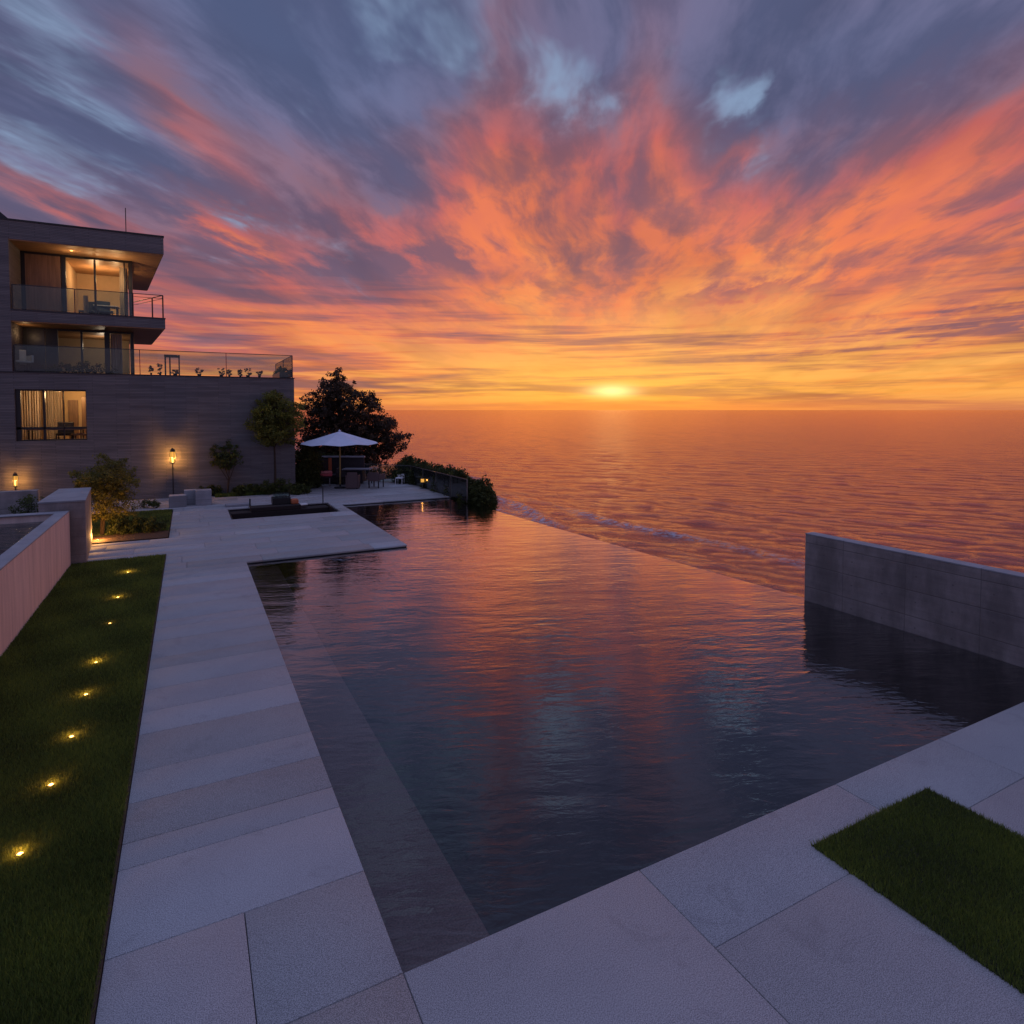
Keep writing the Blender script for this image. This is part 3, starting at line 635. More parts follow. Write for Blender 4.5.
tree('round_tree', 'round olive green tree on a slim trunk at the corner of the house', 'tree', x, y, L_, .055, 2.2, 'leaf_mid', 420, 34, .055, .21)
D = 28.7; x, y = Q(225, D)
L_ = [lobe(217, 452, 9, 9, D, x, y), lobe(232, 450, 9, 9, D, x, y, .2), lobe(225, 461, 13, 10, D, x, y), lobe(213, 459, 6, 9, D, x, y), lobe(236, 460, 6, 8, D, x, y)]
tree('vase_shrub', 'small vase shaped shrub against the house wall right of the lamp post', 'shrub', x, y, L_, .03, .7, 'leaf_low', 90, 22, .06, .17, stems=3)
D = 19.6; x, y = Q(98, D)
L_ = [lobe(106, 472, 28, 18, D, x, y), lobe(92, 484, 22, 20, D, x, y, -.2), lobe(118, 486, 20, 18, D, x, y, .2), lobe(108, 502, 26, 18, D, x, y), lobe(95, 512, 13, 14, D, x, y, -.3), lobe(84, 478, 12, 12, D, x, y), lobe(122, 508, 12, 10, D, x, y)]
tree('garden_shrub', 'bushy pale shrub lit golden from below beside the concrete block', 'shrub', x, y, L_, .035, 1.0, 'leaf_lit', 300, 46, .036, .17, stems=2)
gx, gy = x, y
sx_, sy_ = P(98, 538, .1)
t_ = empty('garden_spotlight', (sx_, sy_, .03), 'hidden warm garden spotlight at the foot of the pale shrub', 'light')
MB().lathe([(0, .0), (.035, .0), (.035, .05), (.03, .05), (.0, .045)], sx_, sy_, 12).build('housing', M['metal'], t_)
MB().lathe([(.026, .051), (.0, .053)], sx_, sy_, 12).build('lens', M['bulb'], t_)
lamp('glow', (sx_, sy_, .2), 60, WARM, t_, .05)
# low shrubs: one mesh crown each
def bush(name, label, cat, x, y, rx, ry, z0, z1, mat, tips, leaf, cr=.12, per=30, group=None, spiky=0):
    root = empty(name, (x, y, z0), label, cat, group); mb = MB(); pts = []; rad = []
    for k in range(tips):
        a = random.uniform(0, 6.28); q = math.sqrt(random.random()); hx = x+math.cos(a)*rx*q; hy = y+math.sin(a)*ry*q
        hz_ = z0+(z1-z0)*(.15+.8*random.random()*(1-.45*q*q)); pts.append((hx, hy, hz_)); rad.append(cr*random.uniform(.6, 1.2))
        if k % 4 == 0: mb.tube([(x+(hx-x)*.3, y+(hy-y)*.3, z0-.05), (hx, hy, hz_)], [.012, .004], 4)
    mb.build('stem', M['bark'], root); v, f, t_ = leaves(pts, rad, per, leaf, 1.); npmesh('foliage', v, f, M[mat], t_, parent=root); return root
for px, py, rx, top, lab in [(118, 537, .42, 508, 'low dark shrub right beside the golden lit shrub'), (135, 535, .5, 512, 'low dark shrub in the middle of the mulch bed'), (152, 534, .55, 513, 'spreading low shrub at the path end of the mulch bed')]:
    x, y = P(px, py); bush('low_shrub', lab, 'shrub', x, y+.35, rx*.8, .3, 0, max(.25, Z(x, y+.4, top)*.8), 'leaf_low', 40, .035, .13, 34, 'low shrubs in the mulch bed')
for px, py, rx, lab in [(27, 511, .40, 'small dark plant growing behind the far rim of the raised basin'), (146, 508, .22, 'tiny dark shrub on the far edge of the back lawn'), (155, 508, .16, 'tiniest shrub on the back lawn next to the concrete cubes')]:
    x, y = P(px, py); 
    if px == 27: x, y = Q(27, 17.4); bush('small_plant', lab, 'plant', x, y, .42, .3, .9, 1.62, 'leaf_low', 40, .035, .12, 24)
    else: bush('small_plant', lab, 'plant', x, y, rx, .2, 0, .32, 'leaf_low', 24, .035, .1, 20)
for px, top, rx, lab in [(276, 477, .75, 'dense dark bush under the round olive tree'), (250, 484, .6, 'low leafy bush against the wall left of the round tree'), (299, 483, .45, 'pale leafy bush at the outer corner of the house')]:
    x, y = Q(px, 29.3); bush('border_bush', lab, 'bush', x, y, rx, .4, 0, Z(x, y, top), 'leaf_low', 80, .045, .15, 30, 'bushes along the foot of the house')
for px in (205, 212, 238):
    x, y = Q(px, 28.6)
    bush('border_plant', {205: 'tuft of thin plants directly behind the concrete cubes', 212: 'tuft of thin plants left of the vase shaped shrub', 238: 'tuft of thin plants right of the vase shaped shrub'}[px], 'plant', x, y, .35, .25, 0, .55, 'leaf_low', 30, .06, .12, 18, 'tufts of plants along the house wall')
# hedge shrubs on the cliff side of the glass railing
hs = [(409, 34.2, 457, .85, 'dark shrub top showing beyond the corner of the glass railing'), (422, 33.4, 461, .7, 'second dark shrub along the glass railing from the far corner'), (434, 32.0, 464, .7, 'third dark shrub along the glass railing from the far corner'), (447, 30.6, 467, .75, 'dark shrub behind the middle of the glass railing'),
      (459, 29.2, 472, .7, 'dark shrub behind the near half of the glass railing'), (482, 27.0, 479, .62, 'biggest dark round shrub at the seaward corner where pool and railing meet'), (470, 27.6, 478, .5, 'dark shrub hugging the near end of the glass railing')]
for px, d, top, rx, lab in hs:
    x, y = Q(px, d); z1 = Z(x, y, top)+.18; bush('cliff_shrub', lab, 'shrub', x, y, rx, rx, -1.6 if d < 28 else -.8, z1, 'leaf_hedge', 300, .065, .2, 38, 'dark shrubs on the cliff edge')
x, y = Q(365, 36.6); bush('clipped_hedge', 'low green hedge seen through the back railing right of the umbrella', 'hedge', x+1.2, y, 2.4, .4, -.4, .75, 'leaf_low', 200, .05, .18, 26)
for px, d, top, rx in ((306, 31.5, 441, .7), (325, 36.4, 452, 1.6)):
    x, y = Q(px, d); bush('dark_hedge', 'dark leafy hedge right beside the corner of the house' if px == 306 else 'tall dark hedge behind the outdoor sofa under the big tree', 'hedge', x, y, rx, .5, -.3, Z(x, y, top), 'leaf_hedge', 260, .06, .25, 34)
# ---------------------------------------------------------------- house
FY = 32.0
hx = lambda px, Y=FY: AT(px, Y)
hzf = lambda px, py, Y=FY: Z(AT(px, Y), Y, py)
house = empty('modern_house', (0, FY, 0), 'modern flat roofed house of dark stone strips with deep balconies and lit windows', 'house')
XL, XR = -14.5, hx(294.4); XU = AT(165, FY, 8.4); XRec = AT(10.5, FY, 8)
ZT = (hzf(12, 373)+hzf(290, 376.4))/2; ZR = Z(XU, FY, 236); ZRb = Z(XU, FY, 255); ZM1 = Z(XU, FY, 318); ZM0 = Z(XU, FY, 329.3)
wx0, wx1 = hx(15), hx(86.4); wz1, wz0 = hzf(50, 389.5), hzf(50, 440.8)
mb = MB()
mb.box(XL, wx0, FY, FY+.35, -.3, ZT-.04); mb.box(wx0, wx1, FY, FY+.35, -.3, wz0); mb.box(wx0, wx1, FY, FY+.35, wz1, ZT-.04); mb.box(wx1, XR, FY, FY+.35, -.3, ZT-.04)
mb.box(XR-.35, XR, FY+.3505, 40, -.3, ZT-.04); mb.box(XL, XRec, FY+.0, FY+6, ZT-.039, ZR-.06); mb.box(XL, XR-.3505, 39.6, 40, -.3, ZT-.04)
mb.build('wall', M['cladding'], house)
MB().box(XL, XR+.03, FY-.03, 40.02, ZT-.0397, ZT).build('terrace_floor', M['metal'], house)
SB = FY+6.6; XBR, YBR = P(147.6, 291, ZRb); XBM, YBM = P(152, 345, ZM0)
mb = MB().prism([(XRec+.001, FY), (XU, FY), (XBM, YBM), (XRec+.001, YBM)], ZM0+.03, ZM1-.05); mb.build('balcony_slab', M['cladding'], house)
mb = MB().prism([(XRec+.001, FY-.02), (XU+.02, FY-.02), (XBM+.02, YBM+.02), (XRec+.001, YBM+.02)], ZM1-.0497, ZM1); mb.build('balcony_floor', M['metal'], house)
mb = MB().prism([(XRec+.001, FY+.03), (XU-.03, FY+.03), (XBM-.03, YBM-.03), (XRec+.001, YBM-.03)], ZM0, ZM0+.0297); mb.build('balcony_soffit', M['soffit'], house)
mb = MB().prism([(XRec+.001, FY), (XU, FY), (XBR, YBR), (XRec+.001, YBR)], ZRb+.03, ZR-.06); mb.build('roof_slab', M['cladding'], house)
mb = MB().prism([(XL, FY-.03), (XU+.03, FY-.03), (XBR+.03, YBR+.03), (XL, YBR+.03)], ZR-.0597, ZR); mb.build('roof', M['black'], house)
mb = MB().prism([(XRec+.001, FY+.03), (XU-.03, FY+.03), (XBR-.03, YBR-.03), (XRec+.001, YBR-.03)], ZRb, ZRb+.0297); mb.build('roof_soffit', M['soffit'], house)
x1 = AT(6, FY, 12); mb = MB(); mb.v = [(XL, FY+.2, ZR), (x1-.1, FY+.2, ZR), (x1+.05, FY+.2, ZR+.02), (x1-.25, FY+.2, ZR+.3), (XL, FY+.2, ZR+.42)]; mb.v += [(a, FY+2, c) for a, b, c in mb.v]
mb.f = [(0, 1, 2, 3, 4), (9, 8, 7, 6, 5)]+[(i, (i+5), (i+1) % 5+5, (i+1) % 5) for i in range(5)]; mb.build('roof_ridge', M['black'], house)
xa, ya = AT(126, FY+1, 12), FY+1; MB().tube([(xa, ya, ZR), (xa, ya, Z(xa, ya, 208))], .02, 6).build('antenna', M['metal'], house)
# glazed rooms behind the balconies
GY = FY+2.0; GX = AT(133.4, GY, 8); XS = AT(131.5, SB, 8); GL = XRec+.001
MB().box(GL+.0, XS-.1, SB-.3, SB-.05, ZT+.002, ZRb-.002).build('room_wall', M['plaster'], house)
MB().prism([(GL, GY+.3), (GX-.05, GY+.3), (XS-.05, SB-.3), (GL, SB-.3)], ZT+.001, ZT+.02).build('room_floor', M['floorwood'], house)
PNL = AT(62, GY, 8)
MB().box(PNL-.05, PNL+.05, GY+.12, SB-.31, ZM1+.001, ZRb-.001).build('room_divider', M['plaster'], house)
def window(xs_bars, z0, z1, Y, panes, parent=house, fr=.09, depth=.12, extra=()):
    # xs_bars: (x, width); top and bottom rails; panes: (x0,x1)
    mb = MB(); X0, X1 = xs_bars[0][0], xs_bars[-1][0]
    mb.box(X0, X1, Y, Y+depth, z1-fr, z1); mb.box(X0, X1, Y, Y+depth, z0, z0+fr)
    for x, wd in xs_bars: mb.box(max(X0, x-wd/2), min(X1, x+wd/2), Y-.003, Y+depth+.003, z0+fr, z1-fr)
    for e in extra: mb.box(*e)
    o = mb.build('window', M['black'], parent)
    for a, b in panes: MB().box(a, b, Y+.05, Y+.062, z0+fr, z1-fr).build('pane', M['glass'], o)
    return o
A = lambda px: AT(px, GY, 8)
window([(GL, .3), (A(65), .16), (A(96), .08), (A(125.5), .05), (GX, .3)], ZM1+.002, ZRb-.002, GY, [(A(66), A(95)), (A(97), A(132))], fr=.1)
MB().box(A(17), A(62), GY+.02, GY+.1, ZM1+.1, ZRb-.1).build('wood_panel', M['wood'], house)
SW = lambda y, o=0.: GX+(XS-GX)*(y-GY)/(SB-GY)-o
def side(y0, y1, z0, z1, o0, o1): return [(SW(y0, o0), y0), (SW(y0, o1), y0), (SW(y1, o1), y1), (SW(y1, o0), y1)], z0, z1
ya_, yb_ = GY+.13, SB-.31; mb = MB()
mb.prism(*side(ya_, yb_, ZRb-.1, ZRb-.002, .0, .1)); mb.prism(*side(ya_, yb_, ZM1+.002, ZM1+.1, .0, .1))
for k in range(1, 4): yy = ya_+(yb_-ya_)*k/4; mb.prism(*side(yy-.06, yy, ZM1+.1, ZRb-.1, .003, .097))
sw = mb.build('side_window', M['black'], house); MB().prism(*side(ya_, yb_, ZM1+.1, ZRb-.1, .045, .06)).build('pane', M['glass'], sw)
window([(GL, .3), (A(51), .45), (A(81), .08), (A(106.5), .2), (GX, .26)], ZT+.002, ZM0-.002, GY, [(A(60), A(80)), (A(82), A(104)), (A(109), A(131))], fr=.08)
MB().box(A(15), A(44), GY+.02, GY+.1, ZT+.08, ZM0-.08).build('dark_panel', M['metal'], house)
MB().prism(*side(ya_, yb_, ZT+.003, ZM0-.003, .0, .09)).build('side_wall', M['cladding'], house)
for a, b, z0, z1 in ((109.5, 121, ZT+.1, ZM0-.1), (120, 128, ZM1+.1, ZRb-.3), (83, 88, ZM1+.1, ZM1+1.1)):
    mb = MB(); xa, xb = A(a), A(b); n = 14; pts = [(xa+(xb-xa)*i/n, GY+.25+.03*math.sin(i*2.2)) for i in range(n+1)]
    mb.prism(pts+[(x, y+.01) for x, y in pts[::-1]], z0, z1); mb.build('curtain', M['curtain'], house)
# round-the-room lights (lit rooms)
lamp('room_light', (A(90), GY+2.2, ZRb-.55), 42, ROOM, house, .12)
lamp('room_light', (A(112), GY+2.4, ZRb-.6), 20, ROOM, house, .1)
lamp('room_light', (A(95), GY+2.6, ZM0-.5), 14, (1, .78, .55), house, .1)
dx_, dy_ = A(77), FY+1.0
MB().lathe([(.0, ZRb-.003), (.05, ZRb-.003), (.055, ZRb-.0005)], dx_, dy_, 12).build('ceiling_light', M['bulb'], house)
lamp('balcony_light', (dx_, dy_, ZRb-.45), 9, ROOM, house, .06)
lamp('balcony_light', (A(118), FY+1.4, ZRb-.9), 34, ROOM, house, .1)
lamp('balcony_light', (A(30), FY+1.0, ZM0-.35), 3, ROOM, house, .06)
# ground-floor lit room
RY = FY+4.2; rx0, rx1 = wx0-.6, wx1+1.6; rz0, rz1 = wz0-.25, wz1+.12
mb = MB(); mb.box(rx0-.1, rx1+.1, RY, RY+.1, rz0, rz1); mb.box(rx0-.1, rx0, FY+.352, RY, rz0, rz1); mb.box(rx1, rx1+.1, FY+.352, RY, rz0, rz1); mb.box(rx0-.1, rx1+.1, FY+.352, RY+.1, rz1+.001, rz1+.1)
mb.build('room_wall', M['plaster'], house); MB().box(rx0-.1, rx1+.1, FY+.352, RY+.1, rz0-.1, rz0-.001).build('room_floor', M['floorwood'], house)
zt_ = hzf(50, 428)
wb = window([(wx0, .34), (hx(43.5), .08), (hx(63), .035), (wx1, .06)], wz0, wz1, FY+.12, [(wx0+.15, wx1)], fr=.06, extra=[(wx0, wx1, FY+.117, FY+.243, zt_-.05, zt_+.04)])
for a, b, yy in ((20, 41, FY+2.6), (44, 62, FY+3.2)):
    mb = MB(); xa, xb = AT(a, yy), AT(b, yy); n = 26; pts = [(xa+(xb-xa)*i/n, yy+.05*math.sin(i*1.9)) for i in range(n+1)]
    mb.prism(pts+[(x, y+.012) for x, y in pts[::-1]], rz0, rz1-.02); mb.build('curtain', M['curtain'], house)
MB().box(AT(68, RY-.1), AT(78, RY-.1), RY-.06, RY-.002, rz0, rz1-.5).build('inner_door', M['wood'], house)
MB().box(AT(81.5, RY-.5), AT(89, RY-.5), RY-.5, RY-.3, rz0, rz1-.35).build('tall_cabinet', M['wood'], house)
lamp('room_light', (AT(58, FY+1.6), FY+1.6, rz1-.3), 60, ROOM, house, .15)
lamp('room_light', (AT(80, FY+3.2), FY+3.2, rz1-.35), 16, (1, .62, .25), house, .1)
def chair(name, label, cat, x, y, z, rot, s, mat, legm, back=.45, arms=True, group=None, tub=False, wd=.56):
    root = empty(name, (x, y, z), label, cat, group); c, q = math.cos(rot), math.sin(rot)
    def W_(u, v): return (x+(u*c-v*q)*s, y+(u*q+v*c)*s)
    def b_(mb, u0, u1, v0, v1, z0, z1): mb.prism([W_(u0, v0), W_(u1, v0), W_(u1, v1), W_(u0, v1)], z+z0*s, z+z1*s)
    h = wd/2; lo = .03 if tub else .34
    mb = MB(); b_(mb, -h+.005, h-.005, -.27, .245, lo if tub else .38, .46); mb.build('seat', mat, root, bevel=.02)
    mb = MB(); b_(mb, -h, h, .25, .33, lo, .46+back); mb.build('backrest', mat, root, bevel=.025)
    if arms:
        for sg in (-1, 1):
            mb = MB(); b_(mb, *sorted((sg*(h+.002), sg*(h+.07))), -.26, .33, (lo if tub else .40), .68); mb.build('armrest', mat, root, bevel=.02)
    for u in (-h+.03, h-.03):
        for v_ in (-.24, .28):
            mb = MB(); b_(mb, u-.022, u+.022, v_-.022, v_+.022, 0, lo+.01 if tub else .379); mb.build('leg', legm, root)
    return root
x, y = AT(56, FY+1.5), FY+1.5; 
def tbl(name, label, x, y, z, w, d, h, top, leg, rot=0.):
    root = empty(name, (x, y, z), label, 'table'); MB().rbox(x, y, z+h-.05, z+h, w, d, rot).build('table_top', top, root, bevel=.008)
    for sx in (-1, 1):
        for sy in (-1, 1):
            u, v_ = sx*(w/2-.07), sy*(d/2-.07); MB().rbox(x+u*math.cos(rot)-v_*math.sin(rot), y+u*math.sin(rot)+v_*math.cos(rot), z, z+h-.05, .05, .05).build('leg', leg, root)
    return root
tbl('dining_table', 'dark dining table inside the lit ground floor room', x, y, rz0, 2.0, .8, .72, M['floorwood'], M['black'])
chair('dining_chair', 'dark chair behind the dining table in the lit ground floor room', 'chair', x+.2, y+.65, rz0, 0, 1.1, M['black'], M['black'], arms=False)
chair('lounge_chair', 'chair at the right side of the lit ground floor room', 'chair', AT(80, FY+1.4), FY+1.4, rz0, -1.2, 1.1, M['wood'], M['black'], arms=False)
tbl('small_table', 'small table with stools behind the upper balcony glass', A(104), GY+1.2, ZM1, 1.0, .7, .8, M['white'], M['black'])
chair('room_chair', 'blue chair inside the upper room behind the right glass pane', 'chair', A(103), GY+.7, ZM1, .3, 1.1, M['seat_blue'], M['black'], arms=False)
chair('sideboard_chair', 'second blue chair inside the upper room behind the left glass pane', 'chair', A(86), GY+1.1, ZM1, -.4, 1.1, M['seat_blue'], M['black'], arms=False)
chair('balcony_chair', 'white balcony chair at the left end of the lower balcony', 'chair', AT(22, FY+1.), FY+1.0, ZT, .5, 1.1, M['white'], M['black'])
x, y = AT(80, FY+1.1), FY+1.1; bush('balcony_plant', 'low leafy plants in the middle of the lower balcony behind glass', 'plant', x, y, 1.3, .3, ZT, ZT+.55, 'leaf_low', 60, .05, .15, 20)
# railings
def railing(name, label, pts, z, h, post_every, post_h=None, glass=True, handrail=True, bars=(), parent=None, m=None, pane_top=0.):
    m = m or M['rail']; root = parent or empty(name, (*pts[0], z), label, 'railing')
    for i in range(len(pts)-1):
        a, b = Vector((*pts[i], 0)), Vector((*pts[i+1], 0)); L = (b-a).length; d = (b-a)/L; n = max(1, round(L/post_every)); nn = Vector((-d.y, d.x, 0))
        for k in range(n+1 if i == len(pts)-2 else n):
            p = a+d*(L*k/n); MB().rbox(p.x, p.y, z+.001, z+(post_h or h), .035, .05, math.atan2(d.y, d.x)).build('post', m, root)
        if glass:
            for k in range(n):
                p, q = a+d*(L*k/n+.03), a+d*(L*(k+1)/n-.03); w_ = nn*.006
                MB().prism([(p-w_).to_tuple()[:2], (q-w_).to_tuple()[:2], (q+w_).to_tuple()[:2], (p+w_).to_tuple()[:2]], z+.04, z+h-.012-pane_top).build('glass_panel', M['rail_glass'], root)
        if handrail: MB().tube([(a.x, a.y, z+h), (b.x, b.y, z+h)], .018, 6).build('handrail', m, root)
        for bz in bars: MB().tube([(a.x, a.y, z+bz), (b.x, b.y, z+bz)], .011, 6).build('rail_bar', m, root)
    return root
ry = FY+.12; PU = lambda px: AT(px, ry, 8)
rt = Z(AT(226, ry), ry, 353)-ZT
cR = AT(292.8, ry)
railing('terrace_railing', 'long glass balustrade along the edge of the low roof terrace', [(XRec+.05, ry), (AT(141, ry), ry), (AT(227, ry), ry), (cR, ry), (cR, ry+6.4)], ZT, rt, 3.2, m=M['metal'])
ht = Z(PU(150), ry, 294.5)-ZM1
rr = empty('balcony_railing', (XRec, ry, ZM1), 'glass and metal railing of the upper balcony', 'railing')
railing('', '', [(XRec+.05, ry), (PU(133), ry)], ZM1, ht, 2.2, handrail=True, parent=rr, m=M['metal'])
railing('', '', [(PU(133)+.02, ry), (PU(163.2), ry), (PU(163.2)-.45, ry+.9), (PU(163.2)-1.9, ry+3.8)], ZM1, ht, 2.2, parent=rr, glass=False, bars=(ht-.14,), m=M['metal'])
# terrace things
def potted(px, top, wd, lab, d=1.1):
    y = FY+d; x = AT(px, y); z1 = Z(x, y, top)
    root = empty('potted_plant', (x, y, ZT), lab, 'plant', 'potted plants on the roof terrace'); r = wd/2
    MB().lathe([(0, ZT+.001), (r*.4, ZT+.001), (r*.55, ZT+.14), (r*.48, ZT+.14), (r*.45, ZT+.12), (0, ZT+.12)], x, y, 12).build('pot', M['black'], root)
    pts = [(x+random.uniform(-1, 1)*r*.8, y+random.uniform(-1, 1)*r*.8, ZT+.14+(z1-ZT-.14)*random.random()) for _ in range(14)]
    v, f, t_ = leaves(pts, [.06]*14, 14, .04); npmesh('foliage', v, f, M['leaf_dark'], t_, parent=root)
for a in [(152, 366, .16, 'slim potted plant nearest the house end of the roof terrace'), (161, 364, .2, 'slim taller potted plant just left of the metal frame on the roof terrace'), (176, 370, .35, 'squat potted plant beneath the metal frame on the roof terrace'), (200, 368, .34, 'leafy potted plant right of the metal frame on the roof terrace'),
          (222, 368, .32, 'round potted plant left of the railing post on the roof terrace'), (230, 370, .2, 'tiny potted plant right of the middle railing post on the roof terrace'), (241, 370, .2, 'small potted plant, third from the far end of the roof terrace'), (248.5, 368.5, .34, 'full potted plant, second from the far end of the roof terrace'), (260, 371, .26, 'low potted plant farthest along the roof terrace')]:
    potted(*a)
y = FY+.7; xa, xb = AT(165.5, y), AT(181, y); zt_ = Z(xa, y, 355)
fr = empty('metal_frame', ((xa+xb)/2, y, ZT), 'tall dark metal table frame standing on the roof terrace', 'frame')
MB().box(xa, xb, y-.3, y+.3, zt_-.09, zt_).build('top_beam', M['metal'], fr)
for u in (xa+.035, xa+(xb-xa)*.35, xb-.035):
    for v_ in (y-.26, y+.26): MB().rbox(u, v_, ZT+.001, zt_-.09, .05, .05).build('leg', M['metal'], fr)
y0, y1 = FY+.5, FY+3.4; pl = empty('planter_box', (cR-.5, y0, ZT), 'long planter full of leaves at the end of the roof terrace', 'planter')
MB().box(cR-.55, cR-.15, y0, y1, ZT+.001, ZT+.3).build('box', M['metal'], pl)
pts = [(cR-.35+random.uniform(-.15, .15), random.uniform(y0, y1), ZT+.3+random.random()*.22) for _ in range(60)]
v, f, t_ = leaves(pts, [.12]*60, 20, .05); npmesh('foliage', v, f, M['leaf_low'], t_, parent=pl)
# ---------------------------------------------------------------- lamp posts
def lamp_post(px, ptop, pbot, yy, lab, power, base=0., r=.115):
    x, y = AT(px, yy), yy; zt, zb = Z(x, y, ptop), Z(x, y, pbot); root = empty('lamp_post', (x, y, base), lab, 'lamp post', 'lantern lamp posts by the house')
    hgt = zt-zb
    MB().lathe([(0, base), (.09, base), (.09, base+.04), (.035, base+.09), (.026, base+.2), (.026, zb-.06), (.04, zb-.03), (.06, zb)], x, y, 14).build('post', M['black'], root)
    MB().lathe([(0, zb), (r*.85, zb), (r*.88, zb+.03), (r*.8, zb+.035), (0, zb+.035)], x, y, 16).build('lantern_base', M['black'], root)
    MB().lathe([(r*.86, zb+.036), (r*.95, zt-hgt*.27)], x, y, 16).build('lantern_glass', M['lantern_glass'], root)
    mb = MB()
    for k in range(6):
        a = k*math.pi/3; mb.tube([(x+r*.93*math.cos(a), y+r*.93*math.sin(a), zb+.03), (x+r*1.0*math.cos(a), y+r*1.0*math.sin(a), zt-hgt*.26)], .008, 4)
    mb.build('cage', M['black'], root)
    MB().lathe([(r*.98, zt-hgt*.27), (r*.98, zt-hgt*.24), (r*.75, zt-hgt*.12), (r*.3, zt-hgt*.06), (.015, zt-hgt*.03), (.015, zt), (0, zt)], x, y, 16).build('cap', M['black'], root)
    MB().lathe([(0, zb+.05), (.03, zb+.08), (.035, zb+.2), (0, zb+.25)], x, y, 10).build('bulb', M['bulb'], root)
    lamp('glow', (x, y, zb+.2), power, WARM, root, .05)
lamp_post(171.5, 447.5, 463, 31.62, 'black lamp post with a glowing lantern beside the concrete cubes', 280)
lamp_post(13, 472, 486.5, 31.6, 'glowing lantern lamp post behind the garden wall at the far left', 150, r=.085)
# concrete cubes
def cube(p0, p1, pt, d, lab):
    xa, ya = P((p0+p1)/2, d); dist = xa*FW[0]+ya*FW[1]; wd = (p1-p0)*dist/F*1.08; zt = Z(xa, ya, pt)
    o = MB().rbox(xa, ya+wd/2, 0.001, zt, wd, wd*.95, -.0).build('concrete_cube', M['concrete_cap'], bevel=.012); return tag(o, lab, 'block seat', 'concrete cube seats by the lamp post')
cube(170.6, 185, 496, 507.6, 'low leftmost concrete cube seat in front of the lamp post')
cube(197, 210.5, 490.5, 505.5, 'tall rightmost concrete cube seat near the house')
cube(185.4, 195.6, 490.4, 505.0, 'tall middle concrete cube seat between the other two')
# ---------------------------------------------------------------- sunken fire pit
pit = empty('fire_pit', (3.3, 25.8, 0), 'sunken rectangular dark brown fire pit lounge in the terrace paving', 'fire pit')
mb = MB(); X0, X1, Y0, Y1 = PIT
mb.box(X0, X1, Y0, Y1, -.62, -.5); mb.box(X0-.02, X0+.06, Y0, Y1, -.5, -.046); mb.box(X1-.06, X1+.02, Y0, Y1, -.5, -.046); mb.box(X0+.06, X1-.06, Y1-.06, Y1+.02, -.5, -.046); mb.box(X0+.06, X1-.06, Y0-.02, Y0+.06, -.5, -.046)
mb.build('lining', M['pit'], pit)
MB().box(X0+.061, X1-.061, Y1-.75, Y1-.061, -.499, -.1).build('bench', M['pit'], pit, bevel=.02)
bx0, by0 = P(249, 506.5, 0); bx1, _ = P(297, 503, 0)
MB().box(bx0, bx1, Y1-.75, Y1-.08, -.0995, .08).build('raised_step', M['pit'], pit, bevel=.02)
def on(px, py): return P(px, py)
x, y = on(281, 505.5)
fb = empty('fire_bowl', (x, y, .08), 'black square fire bowl with a glass windguard on the pit step', 'fire bowl')
MB().rbox(x, y, .081, .36, .72, .5).build('bowl', M['black'], fb, bevel=.02); 
for u in (-.3, .3): MB().rbox(x+u, y, .361, .52, .012, .42).build('glass_guard', M['rail_glass'], fb)
for u in (-.22, .22): MB().rbox(x, y+u, .361, .52, .58, .012).build('glass_guard', M['rail_glass'], fb)
mb = MB()
for k in range(16): mb.lathe([(0, .36), (.05, .38), (.04, .42), (0, .44)], x+random.uniform(-.22, .22), y+random.uniform(-.13, .13), 6, random.random())
mb.build('stones', M['metal'], fb)
x, y = on(294.5, 505.5); tag(MB().rbox(x, y, .0815, .28, .28, .35, .1).build('cushion', M['terra'], bevel=.05), 'terracotta orange cushion beside the black fire bowl', 'cushion')
x, y = on(303, 505.2); tag(MB().rbox(x, y, .002, .07, .34, .3, .2).build('folded_towel', M['white'], bevel=.03), 'white folded towel on the paving right of the orange cushion', 'towel')
x, y = on(238, 505.8); tag(MB().rbox(x, y, .002, .1, .95, .45, .03).build('stone_slab', M['concrete_cap'], bevel=.02), 'pale low stone slab at the left back corner of the fire pit', 'slab')
for px, pt, pb, lab in ((250, 498.5, 507, 'short black bollard at the back of the fire pit'), (323, 487, 504, 'tall thin dark pole at the right of the fire pit')):
    x, y = on(px, pb); h = Z(x, y, pt); r = .03 if px == 250 else .022
    o = MB().lathe([(0, .002), (r*2.2, .002), (r*2.2, .02), (r, .03), (r, h-.02), (r*.6, h), (0, h)], x, y, 10).build('bollard' if px == 250 else 'thin_pole', M['black']); tag(o, lab, 'bollard' if px == 250 else 'pole')
x, y = on(290, 497); z1 = Z(x, y, 478); bush('potted_shrub', 'small upright plant behind the black fire bowl', 'plant', x, y, .12, .12, 0, z1, 'leaf_low', 24, .04, .1, 14)
# ---------------------------------------------------------------- umbrella
ux, uy = Q(339.5, 31.5); um = empty('patio_umbrella', (ux, uy, 0), 'open pale canvas patio umbrella over the terrace seating', 'umbrella')
zt, ze = Z(ux, uy, 431.5), Z(ux, uy, 443.6); R = 37.5*31.5/F/math.cos(math.pi/8)*.97
mb = MB(); n = 8; rings = [(0, zt), (.3, zt-(zt-ze)*.31), (.62, zt-(zt-ze)*.64), (1., ze)]
for ri, (q, z_) in enumerate(rings):
    for k in range(n*4):
        a = 2*math.pi*k/(n*4)+.2; w_ = abs(((k/4) % 1)-.5)*2; rad = R*q*(1-.06*(1-w_)*1.); mb.v.append((ux+rad*math.cos(a), uy+rad*math.sin(a), z_-.04*q*(1-w_)+(.03*q*w_)))
for i in range(3):
    for k in range(n*4): j = (k+1) % (n*4); mb.f.append((i*n*4+k, i*n*4+j, (i+1)*n*4+j, (i+1)*n*4+k))
